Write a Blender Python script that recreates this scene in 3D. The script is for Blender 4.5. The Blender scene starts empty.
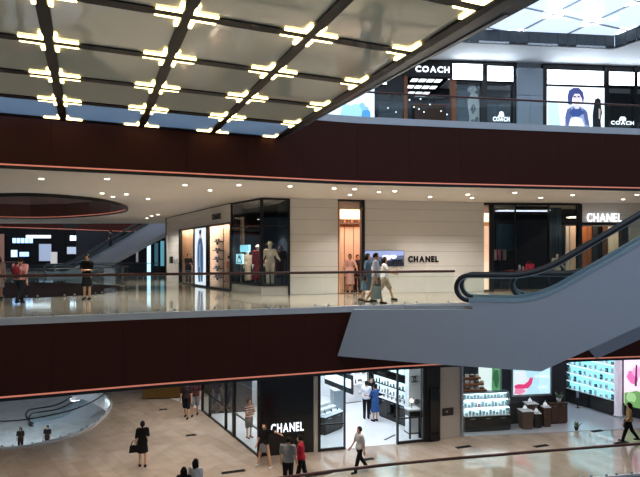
import bpy, bmesh, math, random
import numpy as np
from mathutils import Vector, Matrix
from mathutils.geometry import tessellate_polygon

random.seed(7)
SC = bpy.context.scene
COL = SC.collection

# ------------------------------------------------------------------ camera, world, exposure
F, HX, HY, EYE = 555.0, 320.0, 256.0, 1.6          # focal length in pixels, centre column, horizon row, eye height
cam_d = bpy.data.cameras.new('camera')
cam_d.sensor_fit = 'HORIZONTAL'
cam_d.sensor_width = 36.0
cam_d.lens = F / 640.0 * 36.0
cam_d.shift_y = (HY - 238.5) / 640.0
cam_d.clip_end = 300
cam = bpy.data.objects.new('camera', cam_d)
cam.location = (0, 0, EYE)
cam.rotation_euler = (math.pi / 2, 0, 0)
COL.objects.link(cam)
SC.camera = cam

world = bpy.data.worlds.new('mall_ambient')
SC.world = world
world.use_nodes = True
world.node_tree.nodes['Background'].inputs[0].default_value = (0.62, 0.72, 0.9, 1)
world.node_tree.nodes['Background'].inputs[1].default_value = 0.2

SC.view_settings.view_transform = 'Standard'
SC.view_settings.look = 'None'
SC.view_settings.gamma = 1.0
SC.view_settings.use_curve_mapping = False
SC.view_settings.exposure = 0.0

SKYLIGHT = 1.1        # strength of the daylight panels of the atrium roof
SPOT_MID, SPOT_LOW = 330.0, 340.0

# ------------------------------------------------------------------ materials
MATS = {}
def srgb(c):
    if isinstance(c, str):
        c = tuple(int(c[i:i + 2], 16) for i in (0, 2, 4))
    return tuple(((v / 255) / 12.92 if v / 255 <= 0.04045 else ((v / 255 + 0.055) / 1.055) ** 2.4) for v in c)

def mat(name, col, rough=0.5, metal=0.0, emit=0.0, var=0.08, scale=3.0, spec=0.5, ecol=None, coat=0.0, bump=0.0):
    if name in MATS:
        return MATS[name]
    m = bpy.data.materials.new(name); m.use_nodes = True
    nt = m.node_tree; b = nt.nodes['Principled BSDF']
    c = srgb(col)
    tc = nt.nodes.new('ShaderNodeTexCoord')
    nz = nt.nodes.new('ShaderNodeTexNoise'); nz.inputs['Scale'].default_value = scale; nz.inputs['Detail'].default_value = 3
    mx = nt.nodes.new('ShaderNodeMix'); mx.data_type = 'RGBA'
    mx.inputs['A'].default_value = tuple(v * (1 - var) for v in c) + (1,)
    mx.inputs['B'].default_value = tuple(min(1, v * (1 + var)) for v in c) + (1,)
    nt.links.new(tc.outputs['Object'], nz.inputs['Vector'])
    nt.links.new(nz.outputs['Fac'], mx.inputs['Factor'])
    nt.links.new(mx.outputs['Result'], b.inputs['Base Color'])
    b.inputs['Roughness'].default_value = rough
    b.inputs['Metallic'].default_value = metal
    b.inputs['Specular IOR Level'].default_value = spec
    b.inputs['Coat Weight'].default_value = coat
    if bump:
        bp = nt.nodes.new('ShaderNodeBump'); bp.inputs['Strength'].default_value = bump
        nt.links.new(nz.outputs['Fac'], bp.inputs['Height']); nt.links.new(bp.outputs['Normal'], b.inputs['Normal'])
    if emit:
        b.inputs['Emission Color'].default_value = srgb(ecol or col) + (1,)
        b.inputs['Emission Strength'].default_value = emit
    MATS[name] = m
    return m

def glass_mat(name, tint=(0.93, 0.96, 0.96), refl=1.0, rough=0.0, ior=1.3):
    m = bpy.data.materials.new(name); m.use_nodes = True
    nt = m.node_tree; nt.nodes.clear()
    out = nt.nodes.new('ShaderNodeOutputMaterial'); mx = nt.nodes.new('ShaderNodeMixShader')
    tr = nt.nodes.new('ShaderNodeBsdfTransparent'); tr.inputs[0].default_value = tuple(tint) + (1,)
    gl = nt.nodes.new('ShaderNodeBsdfGlossy'); gl.inputs['Roughness'].default_value = rough
    gl.inputs['Color'].default_value = (refl, refl, refl, 1)
    fr = nt.nodes.new('ShaderNodeFresnel'); ge = nt.nodes.new('ShaderNodeNewGeometry'); mp = nt.nodes.new('ShaderNodeMapRange')   # same reflectance on both faces of the thin pane
    mp.inputs['To Min'].default_value = ior; mp.inputs['To Max'].default_value = 1 / ior
    nt.links.new(ge.outputs['Backfacing'], mp.inputs['Value']); nt.links.new(mp.outputs[0], fr.inputs['IOR'])
    nt.links.new(fr.outputs[0], mx.inputs[0]); nt.links.new(tr.outputs[0], mx.inputs[1]); nt.links.new(gl.outputs[0], mx.inputs[2])
    nt.links.new(mx.outputs[0], out.inputs[0])
    MATS[name] = m
    return m

def floor_mat(name, c1, c2, cj, tile=(1.2, 0.6), rough=0.1, spec=0.6, rot=0.3, vein=0.5):
    m = bpy.data.materials.new(name); m.use_nodes = True
    nt = m.node_tree; b = nt.nodes['Principled BSDF']
    tc = nt.nodes.new('ShaderNodeTexCoord'); mp = nt.nodes.new('ShaderNodeMapping'); mp.inputs['Rotation'].default_value = (0, 0, rot)
    br = nt.nodes.new('ShaderNodeTexBrick')
    br.inputs['Scale'].default_value = 1.0; br.inputs['Brick Width'].default_value = tile[0]; br.inputs['Row Height'].default_value = tile[1]
    br.inputs['Mortar Size'].default_value = 0.004; br.offset = 0.5
    br.inputs['Color1'].default_value = srgb(c1) + (1,); br.inputs['Color2'].default_value = srgb(c2) + (1,); br.inputs['Mortar'].default_value = srgb(cj) + (1,)
    nz = nt.nodes.new('ShaderNodeTexNoise'); nz.inputs['Scale'].default_value = 0.9; nz.inputs['Detail'].default_value = 8; nz.inputs['Distortion'].default_value = 1.2
    mx = nt.nodes.new('ShaderNodeMix'); mx.data_type = 'RGBA'; mx.blend_type = 'MULTIPLY'; mx.inputs['Factor'].default_value = vein
    rp = nt.nodes.new('ShaderNodeValToRGB'); rp.color_ramp.elements[0].color = (0.62, 0.6, 0.58, 1); rp.color_ramp.elements[1].color = (1, 1, 1, 1)
    rp.color_ramp.elements[0].position = 0.3; rp.color_ramp.elements[1].position = 0.65
    L = nt.links.new
    L(tc.outputs['Object'], mp.inputs['Vector']); L(mp.outputs[0], br.inputs['Vector']); L(mp.outputs[0], nz.inputs['Vector'])
    L(nz.outputs['Fac'], rp.inputs[0]); L(br.outputs['Color'], mx.inputs['A']); L(rp.outputs[0], mx.inputs['B'])
    L(mx.outputs['Result'], b.inputs['Base Color'])
    b.inputs['Roughness'].default_value = rough; b.inputs['Specular IOR Level'].default_value = spec
    MATS[name] = m
    return m

def frosted_mat(name, col, mirror):
    m = bpy.data.materials.new(name); m.use_nodes = True       # frosted glass: lets daylight through softly, mirrors a little
    nt = m.node_tree; nt.nodes.clear(); out = nt.nodes.new('ShaderNodeOutputMaterial'); mx = nt.nodes.new('ShaderNodeMixShader'); mx.inputs[0].default_value = mirror
    tr = nt.nodes.new('ShaderNodeBsdfTranslucent'); di = nt.nodes.new('ShaderNodeBsdfDiffuse'); ad = nt.nodes.new('ShaderNodeMixShader'); ad.inputs[0].default_value = 0.45
    gl = nt.nodes.new('ShaderNodeBsdfGlossy'); gl.inputs['Roughness'].default_value = 0.05
    tc = nt.nodes.new('ShaderNodeTexCoord'); nz = nt.nodes.new('ShaderNodeTexNoise'); nz.inputs['Scale'].default_value = 0.6
    cm = nt.nodes.new('ShaderNodeMix'); cm.data_type = 'RGBA'; c = srgb(col); cm.inputs['A'].default_value = tuple(v * .92 for v in c) + (1,); cm.inputs['B'].default_value = tuple(min(1, v * 1.08) for v in c) + (1,)
    L = nt.links.new; L(tc.outputs['Object'], nz.inputs['Vector']); L(nz.outputs['Fac'], cm.inputs['Factor'])
    L(cm.outputs['Result'], tr.inputs[0]); L(cm.outputs['Result'], di.inputs[0]); L(tr.outputs[0], ad.inputs[1]); L(di.outputs[0], ad.inputs[2])
    L(ad.outputs[0], mx.inputs[1]); L(gl.outputs[0], mx.inputs[2]); L(mx.outputs[0], out.inputs[0])
    MATS[name] = m
    return m
frosted_mat('soffit_panel', 'dcd4be', 0.28)
frosted_mat('soffit_panel_clear', 'd4e6f4', 0.2)
glass_mat('clear_glass')
glass_mat('rail_glass', (0.95, 0.985, 0.975), 0.8)
glass_mat('dark_glass', (0.45, 0.5, 0.52))
floor_mat('marble_mid', 'a89d8c', '9c9180', '867c6d', (1.8, 0.9), 0.06, 0.8)
floor_mat('marble_low', 'bdb0a4', 'aea194', '94897e', (2.4, 0.5), 0.08, 0.8, rot=0.9, vein=0.6)
floor_mat('marble_base', 'dfe4e8', 'd5dce2', 'b0b8bf', (1.8, 0.9), 0.2)
floor_mat('shop_white_floor', 'eef0f2', 'e8ebee', 'cfd4d8', (1.2, 1.2), 0.15, vein=0.1)
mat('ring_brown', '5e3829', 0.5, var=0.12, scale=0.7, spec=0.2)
mat('ring_brown_lit', '8a6a5c', 0.4, var=0.1, scale=0.7, spec=0.3)  # same ring cladding, light on its upper band put into the colour
mat('brown_fascia', '44221a', 0.55, 0.0, var=0.12, scale=0.7, spec=0.12)
mat('dark_trim', '15100e', 0.5)
mat('orange_led', 'e8937a', emit=0.5, ecol='f08e76')
mat('curb_white', 'c9cdd2', 0.35)
mat('ceiling_paint', 'dcd5cb', 0.6, var=0.03)
mat('soffit_white', 'eef3fb', 0.6, var=0.02)
mat('grey_tile', '3c454d', 0.6, var=0.15, scale=1.2)
mat('beam_dark', '1d1b1a', 0.4, 0.3)
mat('warm_led', 'fff2c8', emit=6.0, ecol='ffe49a')
mat('cool_led', 'f2f8ff', emit=4.0)
mat('brushed_steel', '6b7178', 0.28, 0.9, var=0.1)
mat('steel_light', 'a8b4bd', 0.3, 0.8)
mat('deck_metal', 'a9c4d2', 0.3, 0.4)
mat('wood_rail', '552c22', 0.4, var=0.2, scale=5)
mat('white_stone', 'cfcac2', 0.35, var=0.05, scale=0.6)
mat('joint_dark', '8f877b', 0.8)
mat('black_metal', '0d0d0f', 0.35)
mat('black_gloss', '0a0b0d', 0.12)
mat('black_stone', '101214', 0.2)
mat('near_black', '070708', 0.7, spec=0.15)
mat('escalator_white', 'b4bcc8', 0.38, var=0.03)
mat('rubber_black', '14171a', 0.45)
mat('step_metal', '4c5258', 0.45, 0.6)
mat('sign_white', 'ffffff', emit=1.7, ecol='eef6ff')
mat('sign_black', '0c0c0d', 0.4)
mat('lightbox', 'ffffff', emit=6.0, ecol='eaf6ff')
mat('lightbox_cool', 'e8f4ff', emit=1.2, ecol='dcecff')
mat('concrete', 'a6b4c2', 0.6, var=0.1, scale=1.5)
mat('peach_wall', 'e0bca2', 0.6, var=0.05)
mat('cream_wall', 'efe3d2', 0.6, var=0.03)
mat('grey_wall', 'b4b1ab', 0.5, var=0.05, scale=0.8)
mat('dark_wall', '1a1d22', 0.5, var=0.2)
mat('navy_wall', '16202b', 0.4, var=0.2)
mat('white_gloss', 'f2f4f6', 0.2)
mat('wood_brown', '5b4030', 0.45, var=0.25, scale=4)
mat('wood_orange', '9a5c34', 0.45, var=0.2, scale=3)

# ------------------------------------------------------------------ pixel -> place
def FL(px, py, z=0.0):                 # the point of the horizontal plane z seen at a pixel
    Y = F * (EYE - z) / (py - HY)
    return Vector(((px - HX) * Y / F, Y, z))
def AT(px, py, Y):                     # the point at depth Y seen at a pixel
    return Vector(((px - HX) * Y / F, Y, EYE + (HY - py) * Y / F))

# ------------------------------------------------------------------ objects
def tag(o, label=None, cat=None, group=None, kind=None):
    if label: o['label'] = label
    if cat: o['category'] = cat
    if group: o['group'] = group
    if kind: o['kind'] = kind
    return o
def empty(name, loc=(0, 0, 0), rz=0.0, parent=None):
    o = bpy.data.objects.new(name, None); COL.objects.link(o)
    o.empty_display_size = 0.2
    o.location = loc; o.rotation_euler = (0, 0, rz)
    if parent: o.parent = parent
    return o
def thing(name, label, cat, loc=(0, 0, 0), rz=0.0, group=None):
    return tag(empty(name, loc, rz), label, cat, group)
def struct(name, label, loc=(0, 0, 0), rz=0.0):
    return tag(empty(name, loc, rz), label, None, None, 'structure')

class MB:
    def __init__(s): s.v = []; s.f = []
    def add(s, v, f):
        n = len(s.v); s.v += [tuple(p) for p in v]; s.f += [tuple(n + i for i in q) for q in f]; return s
    def box(s, x0, x1, y0, y1, z0, z1):
        v = [(x0, y0, z0), (x1, y0, z0), (x1, y1, z0), (x0, y1, z0), (x0, y0, z1), (x1, y0, z1), (x1, y1, z1), (x0, y1, z1)]
        return s.add(v, [(0, 3, 2, 1), (4, 5, 6, 7), (0, 1, 5, 4), (1, 2, 6, 5), (2, 3, 7, 6), (3, 0, 4, 7)])
    def prism(s, poly, z0, z1, holes=()):       # polygon in XY, extruded in Z
        loops = [[Vector((p[0], p[1], 0)) for p in poly]] + [[Vector((p[0], p[1], 0)) for p in h] for h in holes]
        tri = tessellate_polygon(loops); pts = [p for l in loops for p in l]; n = len(pts)
        v = [(p.x, p.y, z1) for p in pts] + [(p.x, p.y, z0) for p in pts]
        f = [tuple(t) for t in tri] + [tuple(n + i for i in reversed(t)) for t in tri]
        k = 0
        for l in loops:
            m = len(l)
            for i in range(m):
                j = (i + 1) % m; f.append((k + i, k + j, n + k + j, n + k + i))
            k += m
        return s.add(v, f)
    def slabxz(s, poly, y0, y1):                # polygon in XZ, extruded in Y
        n0 = len(s.v); s.prism([(p[0], p[1]) for p in poly], -y1, -y0)
        for i in range(n0, len(s.v)):
            x, z, y = s.v[i]; s.v[i] = (x, -y, z)
        return s
    def tube(s, pts, r, n=8, cap=True, flat=1.0):
        pts = [Vector(p) for p in pts]; R = r if isinstance(r, (list, tuple)) else [r] * len(pts)
        v = []; f = []
        ref = Vector((0, 0, 1))
        for i, p in enumerate(pts):
            d = (pts[min(i + 1, len(pts) - 1)] - pts[max(i - 1, 0)]).normalized()
            a = d.cross(ref)
            if a.length < 0.05: a = d.cross(Vector((0, 1, 0)))
            a.normalize(); b = a.cross(d).normalized()
            if i and (a.dot(pa) < 0): a, b = -a, -b
            pa = a
            for k in range(n):
                t = 2 * math.pi * k / n
                v.append(p + a * math.cos(t) * R[i] + b * math.sin(t) * R[i] * flat)
        for i in range(len(pts) - 1):
            for k in range(n):
                k2 = (k + 1) % n
                f.append((i * n + k, i * n + k2, (i + 1) * n + k2, (i + 1) * n + k))
        if cap:
            f.append(tuple(reversed(range(n)))); f.append(tuple((len(pts) - 1) * n + k for k in range(n)))
        return s.add(v, f)
    def lathe(s, prof, c=(0, 0, 0), n=16):
        v = []; f = []
        for r, z in prof:
            for k in range(n):
                t = 2 * math.pi * k / n; v.append((c[0] + r * math.cos(t), c[1] + r * math.sin(t), c[2] + z))
        for i in range(len(prof) - 1):
            for k in range(n):
                k2 = (k + 1) % n; f.append((i * n + k, i * n + k2, (i + 1) * n + k2, (i + 1) * n + k))
        f.append(tuple(reversed(range(n)))); f.append(tuple((len(prof) - 1) * n + k for k in range(n)))
        return s.add(v, f)
    def ball(s, c, r, n=10, m=7):
        rx, ry, rz = r if isinstance(r, (list, tuple)) else (r, r, r)
        prof = [(math.sin(math.pi * i / m), -math.cos(math.pi * i / m)) for i in range(m + 1)]
        prof[0] = (0.02, -1); prof[-1] = (0.02, 1)
        n0 = len(s.v); s.lathe(prof, (0, 0, 0), n)
        for i in range(n0, len(s.v)):
            x, y, z = s.v[i]; s.v[i] = (c[0] + x * rx, c[1] + y * ry, c[2] + z * rz)
        return s
    def mesh(s, name):
        me = bpy.data.meshes.new(name); me.from_pydata(s.v, [], s.f)
        bm = bmesh.new(); bm.from_mesh(me); bmesh.ops.recalc_face_normals(bm, faces=bm.faces); bm.to_mesh(me); bm.free()
        return me
    def build(s, name, m, parent=None, smooth=False, loc=None):
        me = s.mesh(name); o = bpy.data.objects.new(name, me); COL.objects.link(o)
        if smooth:
            for p in me.polygons: p.use_smooth = True
        me.materials.append(MATS[m] if isinstance(m, str) else m)
        if parent: o.parent = parent
        if loc is not None: o.location = loc
        return o

def share(o, loc, rz=0.0, parent=None):          # a further piece sharing mesh data
    c = o.copy(); COL.objects.link(c); c.location = loc; c.rotation_euler = (0, 0, rz)
    c.parent = parent if parent else o.parent
    return c
def copy_tree(o, parent=None):
    c = o.copy(); COL.objects.link(c); c.parent = parent
    for ch in list(o.children): copy_tree(ch, c)
    return c

def catmull(P, n=6, closed=False):
    P = [Vector((p[0], p[1])) for p in P]; out = []; N = len(P)
    for i in range(N if closed else N - 1):
        g = (lambda k: P[k % N]) if closed else (lambda k: P[max(0, min(N - 1, k))])
        a, b, c, d = g(i - 1), g(i), g(i + 1), g(i + 2)
        for k in range(n):
            t = k / n
            out.append(0.5 * ((2 * b) + (c - a) * t + (2 * a - 5 * b + 4 * c - d) * t * t + (3 * b - a - 3 * c + d) * t ** 3))
    if not closed: out.append(P[-1])
    return out
def resample(P, step, closed=False):
    Q = P + [P[0]] if closed else P
    L = [0]
    for a, b in zip(Q, Q[1:]): L.append(L[-1] + (b - a).length)
    n = max(1, round(L[-1] / step)); out = []
    for k in range(n + 1):
        s = L[-1] * k / n; i = max(j for j in range(len(L)) if L[j] <= s + 1e-9); i = min(i, len(Q) - 2)
        t = (s - L[i]) / max(1e-9, L[i + 1] - L[i]); out.append(Q[i].lerp(Q[i + 1], t))
    return out
def offset(P, d, closed=False):                  # to the left of the walking direction
    out = []; N = len(P)
    for i in range(N):
        a = P[i - 1] if (i or closed) else P[i]; b = P[(i + 1) % N] if (i < N - 1 or closed) else P[i]
        t = (b - a).normalized(); out.append(P[i] + Vector((-t.y, t.x)) * d)
    return out

class Fr:                                         # an upright plane through two ground points; local x along it, y behind it
    def __init__(s, a, b, z0=0.0):
        s.a = Vector((a[0], a[1])); s.b = Vector((b[0], b[1])); s.u = (s.b - s.a).normalized(); s.n = Vector((-s.u.y, s.u.x)); s.z0 = z0
        s.ang = math.atan2(s.u.y, s.u.x); s.len = (s.b - s.a).length
    def t(s, px, d=0.0):
        k = (px - HX) / F; p = s.a + s.n * d
        return (k * p.y - p.x) / (s.u.x - k * s.u.y)
    def z(s, px, py, d=0.0):                      # local height above z0
        p = s.a + s.n * d + s.u * s.t(px, d)
        return EYE + (HY - py) * p.y / F - s.z0
    def p(s, t, d=0.0, z=0.0):
        q = s.a + s.n * d + s.u * t
        return Vector((q.x, q.y, s.z0 + z))
    def root(s, name, label, cat=None, t=0.0, d=0.0, z=0.0, group=None, kind=None):
        o = empty(name, s.p(t, d, z), s.ang); return tag(o, label, cat, group, kind)

def letters(text, w, h, m, parent, x=0.0, y=0.0, z=0.0, depth=0.03, bold=0.02, gap=0.12, rz=None):
    """each letter one mesh, standing in the parent's xz plane, fitted to w x h, lower left at x, z"""
    items = []; cur = 0.0
    for ch in text:
        cu = bpy.data.curves.new('letter', 'FONT'); cu.body = ch; cu.extrude = 0.5; cu.offset = bold; cu.resolution_u = 3
        to = bpy.data.objects.new('tmp', cu); COL.objects.link(to)
        dg = bpy.context.evaluated_depsgraph_get(); dg.update()
        me = bpy.data.meshes.new_from_object(to.evaluated_get(dg)); bpy.data.objects.remove(to); bpy.data.curves.remove(cu)
        co = np.array([v.co[:] for v in me.vertices]); x0, x1 = co[:, 0].min(), co[:, 0].max()
        items.append((me, co, cur - x0)); cur += (x1 - x0) + gap
    tot = cur - gap; ys = np.concatenate([c[:, 1] for _, c, _ in items]); y0, y1 = ys.min(), ys.max(); out = []
    for me, co, dx in items:
        n = np.empty_like(co)
        n[:, 0] = (co[:, 0] + dx) / tot * w; n[:, 2] = (co[:, 1] - y0) / (y1 - y0) * h; n[:, 1] = -co[:, 2] * depth
        me.vertices.foreach_set('co', n.ravel().astype('f')); me.update(); me.name = 'letter'
        me.materials.clear(); me.materials.append(MATS[m])
        o = bpy.data.objects.new('letter', me); COL.objects.link(o); o.parent = parent; o.location = (x, y, z); out.append(o)
    return out
# ------------------------------------------------------------------ levels and plan
ZU, ZC, ZM, ZL, ZB = 5.55, 4.0, 0.0, -6.0, -12.0      # upper floor, middle ceiling, middle floor, lower floor, basement floor
UP = catmull([(-12.7, 11.4), (-10.4, 12.25), (-7.63, 13.24), (-4.17, 14.48), (0.29, 16.07), (2.08, 16.5), (3.94, 16.84), (10.3, 17.88), (16.1, 18.64), (22, 19.3)])
MID = catmull([(-12.7, 11.4), (-10.4, 12.25), (-7.63, 13.2), (-4.2, 14.6), (0, 16.05), (3.34, 17.16), (10, 18.46), (16, 19.3), (22, 20)])
LOW = catmull([(-12.7, 11.8), (-7.6, 13.6), (-4.2, 15), (-0.3, 16.5), (3.8, 17.66), (11, 19.15), (16, 20), (22, 20.7)])
HOLE = catmull([(-12.3, 21.3), (-11, 21.2), (-10.0, 21.9), (-9.3, 23.0), (-9.1, 24.6), (-9.3, 26.4), (-9.9, 28.2), (-11.2, 30), (-13.2, 31.8), (-16.3, 33.6), (-19, 33.4), (-21.3, 31.4), (-21.6, 27.6), (-19.5, 24.4), (-15.8, 22.2)], 5, True)
HOLE_LOW = [p + Vector((-1.1, 0.75)) for p in HOLE]
xy = lambda P: [(p.x, p.y) for p in P]

def slab(name, label, line, z0, z1, m, far=60, hole=None, x1=22, x0=-46):
    b = MB().prism(xy(line) + [(x1, far), (x0, far), (x0, line[0].y)], z0, z1, [xy(hole)] if hole else ())
    return tag(b.build(name, m), label, kind='structure')
slab('floor_middle', 'polished beige marble floor of the middle gallery', offset(MID, 0.1), -0.06, ZM, 'marble_mid', hole=HOLE)
slab('floor_lower', 'polished pale stone floor of the lower gallery', LOW, ZL - 0.06, ZL, 'marble_low', hole=HOLE_LOW)
slab('floor_upper', 'floor slab of the upper gallery', offset(UP, 0.1), ZU - 0.08, ZU, 'marble_mid', far=41, hole=HOLE)
slab('ceiling_middle', 'cream plaster ceiling of the middle gallery with downlights', offset(UP, 0.06), ZC, ZC + 0.06, 'ceiling_paint', far=41, hole=HOLE)
slab('ceiling_lower', 'cream plaster ceiling of the lower gallery', offset(MID, 0.06), -1.72, -1.66, 'ceiling_paint', hole=HOLE)
b = MB().box(-46, 22, -12, 70, ZB - 0.06, ZB)
tag(b.build('floor_basement', 'marble_base'), 'pale bluish stone floor of the basement level', kind='structure')

def fascia(name, label, line, z0, z1, closed=False, step=1.6, tiers=None, side=-1):
    """curved slab edge: separate cladding panels, a light line and a dark drip edge below"""
    R = struct(name, label)
    P = resample(line, step, closed)
    zl = z0 + 0.08
    for (a, c, m) in (tiers or [(zl + 0.05, z1, 'brown_fascia')]):
        for p, q in zip(P, P[1:]):
            d = (q - p); L = d.length
            MB().box(0.003, L - 0.003, 0, 0.05, a, c).build('fascia_panel', m, R).matrix_local = Matrix.Translation((p.x, p.y, 0)) @ Matrix.Rotation(math.atan2(d.y, d.x), 4, 'Z')
    fine = line + [line[0]] if closed else line
    def ribbon(nm, m, off, w, a, c):
        A = offset(line, off, closed); B = offset(line, off + w, closed)
        A = A + [A[0]] if closed else A; B = B + [B[0]] if closed else B
        v = []; f = []
        for i, (p, q) in enumerate(zip(A, B)):
            v += [(p.x, p.y, a), (q.x, q.y, a), (q.x, q.y, c), (p.x, p.y, c)]
            if i:
                k = 4 * i; f += [(k - 4 + e, k - 4 + (e + 1) % 4, k + (e + 1) % 4, k + e) for e in range(4)]
        if not closed: f += [(0, 1, 2, 3), (k + 3, k + 2, k + 1, k)]
        return MB().add(v, f).build(nm, m, R)
    ribbon('backing', 'dark_trim', 0.05, 0.04, z0, z1 - 0.02)
    ribbon('light_line', 'orange_led', 0.012, 0.035, zl, zl + 0.034)
    ribbon('drip_edge', 'dark_trim', 0.0, 0.06, z0, zl - 0.005)
    return R, ribbon
R_up, rib = fascia('trim_1', 'dark brown panelled edge of the upper gallery with orange light line', UP, 3.7, 5.5)
rib('curb', 'curb_white', -0.02, 0.72, 5.5, 5.7)
R_mid, rib = fascia('trim_2', 'dark brown panelled edge of the middle gallery with orange light line', MID, -1.87, -0.05)
rib('curb', 'curb_white', -0.02, 0.16, -0.05, 0.12)
ring = list(reversed(HOLE))
fascia('trim_3', 'brown panelled ring around the oval opening in the middle ceiling', ring, 3.86, 5.5, True, 2.4, [(3.99, 4.7, 'ring_brown'), (4.72, 5.5, 'ring_brown_lit')])
fascia('trim_4', 'brown panelled ring around the oval opening in the middle floor', ring, -1.75, 0.0, True, 2.4)
fascia('trim_5', 'far curved brown gallery edge with orange light line', catmull([(-46, 36), (-30, 39), (-22, 44), (-17, 49.5), (-10, 54)]), 3.7, 5.5, False, 3.0)

# lower slab edge along the atrium and around the basement opening
R_low = struct('trim_6', 'pale stone edge of the lower gallery')
v = []; f = []
for nm, L, cl in (('edge', LOW, False), ('edge', HOLE_LOW, True)):
    A = L; B = offset(L, 0.1 if not cl else -0.12, cl); A = A + [A[0]] if cl else A; B = B + [B[0]] if cl else B
    v = []; f = []
    for i, (p, q) in enumerate(zip(A, B)):
        v += [(p.x, p.y, ZL - 0.7), (q.x, q.y, ZL - 0.7), (q.x, q.y, ZL + 0.08), (p.x, p.y, ZL + 0.08)]
        if i: f += [(4 * i - 4 + e, 4 * i - 4 + (e + 1) % 4, 4 * i + (e + 1) % 4, 4 * i + e) for e in range(4)]
    MB().add(v, f).build(nm, 'curb_white', R_low)

# ------------------------------------------------------------------ balustrades
def balustrade(name, label, line, z0, zr, step=1.5, closed=False, rail='wood_rail', r=0.035, group=None):
    P = resample(line, step, closed)
    c = P[len(P) // 2]
    T = thing(name, label, 'railing', (c.x, c.y, z0), 0, group)
    for p, q in zip(P, P[1:]):
        d = q - p; L = d.length
        o = MB().box(0.012, L - 0.012, -0.006, 0.006, 0, zr - z0 - 0.02).build('pane', 'rail_glass', T)
        o.matrix_local = Matrix.Translation((p.x - c.x, p.y - c.y, 0)) @ Matrix.Rotation(math.atan2(d.y, d.x), 4, 'Z')
        for x in (.2, L - .2): MB().box(x - .03, x + .03, -.02, .02, .04, .1).build('clamp', 'steel_light', o)
    Q = resample(line, 0.5, closed)
    MB().tube([(p.x - c.x, p.y - c.y, zr - z0) for p in Q], r, 8, True, 0.75).build('handrail', rail, T, True)
    return T
def cut(P, x0, x1): return [p for p in resample(P, 0.25) if x0 <= p.x <= x1]
balustrade('glass_balustrade', 'long glass balustrade with dark red handrail along the middle gallery edge', cut(offset(MID, 0.07), -11, 4.35), 0.1, 1.12, r=.05)
balustrade('glass_balustrade', 'glass balustrade with brown handrail along the upper gallery before the bag shops', cut(offset(UP, 0.6), -0.6, 20), 5.6, 6.62, 2.1, r=.045)
balustrade('glass_balustrade', 'glass balustrade with dark rail along the lower gallery edge by the perfume shop', cut(offset(LOW, 0.05), -3.5, 20), ZL + 0.05, ZL + 1.1, 1.0, r=.065)
balustrade('glass_balustrade', 'curved glass balustrade around the oval basement opening in the lower floor', offset(HOLE_LOW, -0.06, True), ZL + 0.05, ZL + 1.1, 1.1, True, 'rubber_black')
balustrade('glass_balustrade', 'curved glass balustrade around the oval opening in the middle floor', offset(HOLE, -0.1, True), 0.0, 1.1, 1.4, True, 'rubber_black')
balustrade('glass_balustrade', 'far glass balustrade with red handrail in front of the distant dark shops', catmull([(-44, 43.5), (-36, 44.2), (-28, 45.2), (-24.5, 46)]), 0.0, 1.1, 2.0)
balustrade('glass_balustrade', 'glass balustrade under the far escalator beside the pale shop corner', catmull([(-18.5, 39.6), (-14, 39.2), (-11.2, 39)]), 0.0, 1.1, 1.6, rail='rubber_black')

# ------------------------------------------------------------------ glass-panelled underside of the bridge
TH, A_, B_, OX, OY, ZBR = 0.396, 1.808, 1.7657, -0.5524, 5.985, 4.9
BR = struct('ceiling_bridge', 'reflective panelled underside of a footbridge with dark beams and corner lights', (0, 0, 0), TH)
cols = range(-3, 4); rows = range(-2, 6)
cu = lambda c: OX + A_ * c
rv = lambda r: OY + B_ * r
def beam_poly(cross, lo, hi, wide, thin, reach=0.5):   # necked where the lights sit
    s = [(lo, wide)]
    for x in cross:
        s += [(x - reach - 0.1, wide), (x - reach, thin), (x + reach, thin), (x + reach + 0.1, wide)]
    s += [(hi, wide)]; s = [q for q in s if lo <= q[0] <= hi]
    return [(x, w) for x, w in s] + [(x, -w) for x, w in reversed(s)]
for c in cols:
    poly = beam_poly([rv(r) for r in rows], rv(-2), rv(5) + 0.05, 0.085, 0.06, 0.3)
    MB().prism([(cu(c) + w, x) for x, w in poly], ZBR - 0.02, ZBR + 0.06).build('beam', 'beam_dark', BR)
for r in rows:
    poly = beam_poly([cu(c) for c in cols], cu(-3), cu(3), 0.1, 0.072, 0.42)
    MB().prism([(x, rv(r) + w) for x, w in poly], ZBR - 0.006, ZBR + 0.055).build('beam', 'beam_dark', BR)
pan = None
for c in list(cols)[:-1]:
    for r in list(rows)[:-1]:
        loc = (cu(c), rv(r), ZBR)
        if pan is None: pan = MB().box(0.04, A_ - 0.04, 0.04, B_ - 0.04, 0.02, 0.05).build('panel', 'soffit_panel', BR, loc=loc)
        elif r < rows[-2]: share(pan, loc)
        elif c == cols[0]: pan2 = MB().box(0.04, A_ - 0.04, 0.04, B_ - 0.04, 0.02, 0.05).build('panel', 'soffit_panel_clear', BR, loc=loc)
        else: share(pan2, loc)
led = None
for c in cols:
    for r in rows:
        for k in range(4):
            if (c == cols[-1] and k in (0, 3)) or (r == rows[-1] and k in (0, 1)) : continue
            loc = (cu(c), rv(r), ZBR)
            if led is None:
                Lp = [(0.075, 0.085), (0.42, 0.085), (0.42, 0.122), (0.13, 0.122), (0.13, 0.38), (0.075, 0.38)]
                led = MB().prism(Lp, -0.012, 0.018).build('corner_light', 'warm_led', BR, loc=loc); led2 = None
            elif k % 2 == 0: share(led, loc, k * math.pi / 2)
            elif led2 is None:
                led2 = MB().prism([(-x, y) for x, y in Lp], -0.012, 0.018).build('corner_light', 'warm_led', BR, loc=loc)
                if k == 3: led2.rotation_euler = (0, 0, math.pi)
            else: share(led2, loc, (k - 1) * math.pi / 2)
co, si = math.cos(-TH), math.sin(-TH)
def to_br(p): return (p.x * co - p.y * si, p.x * si + p.y * co)
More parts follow.
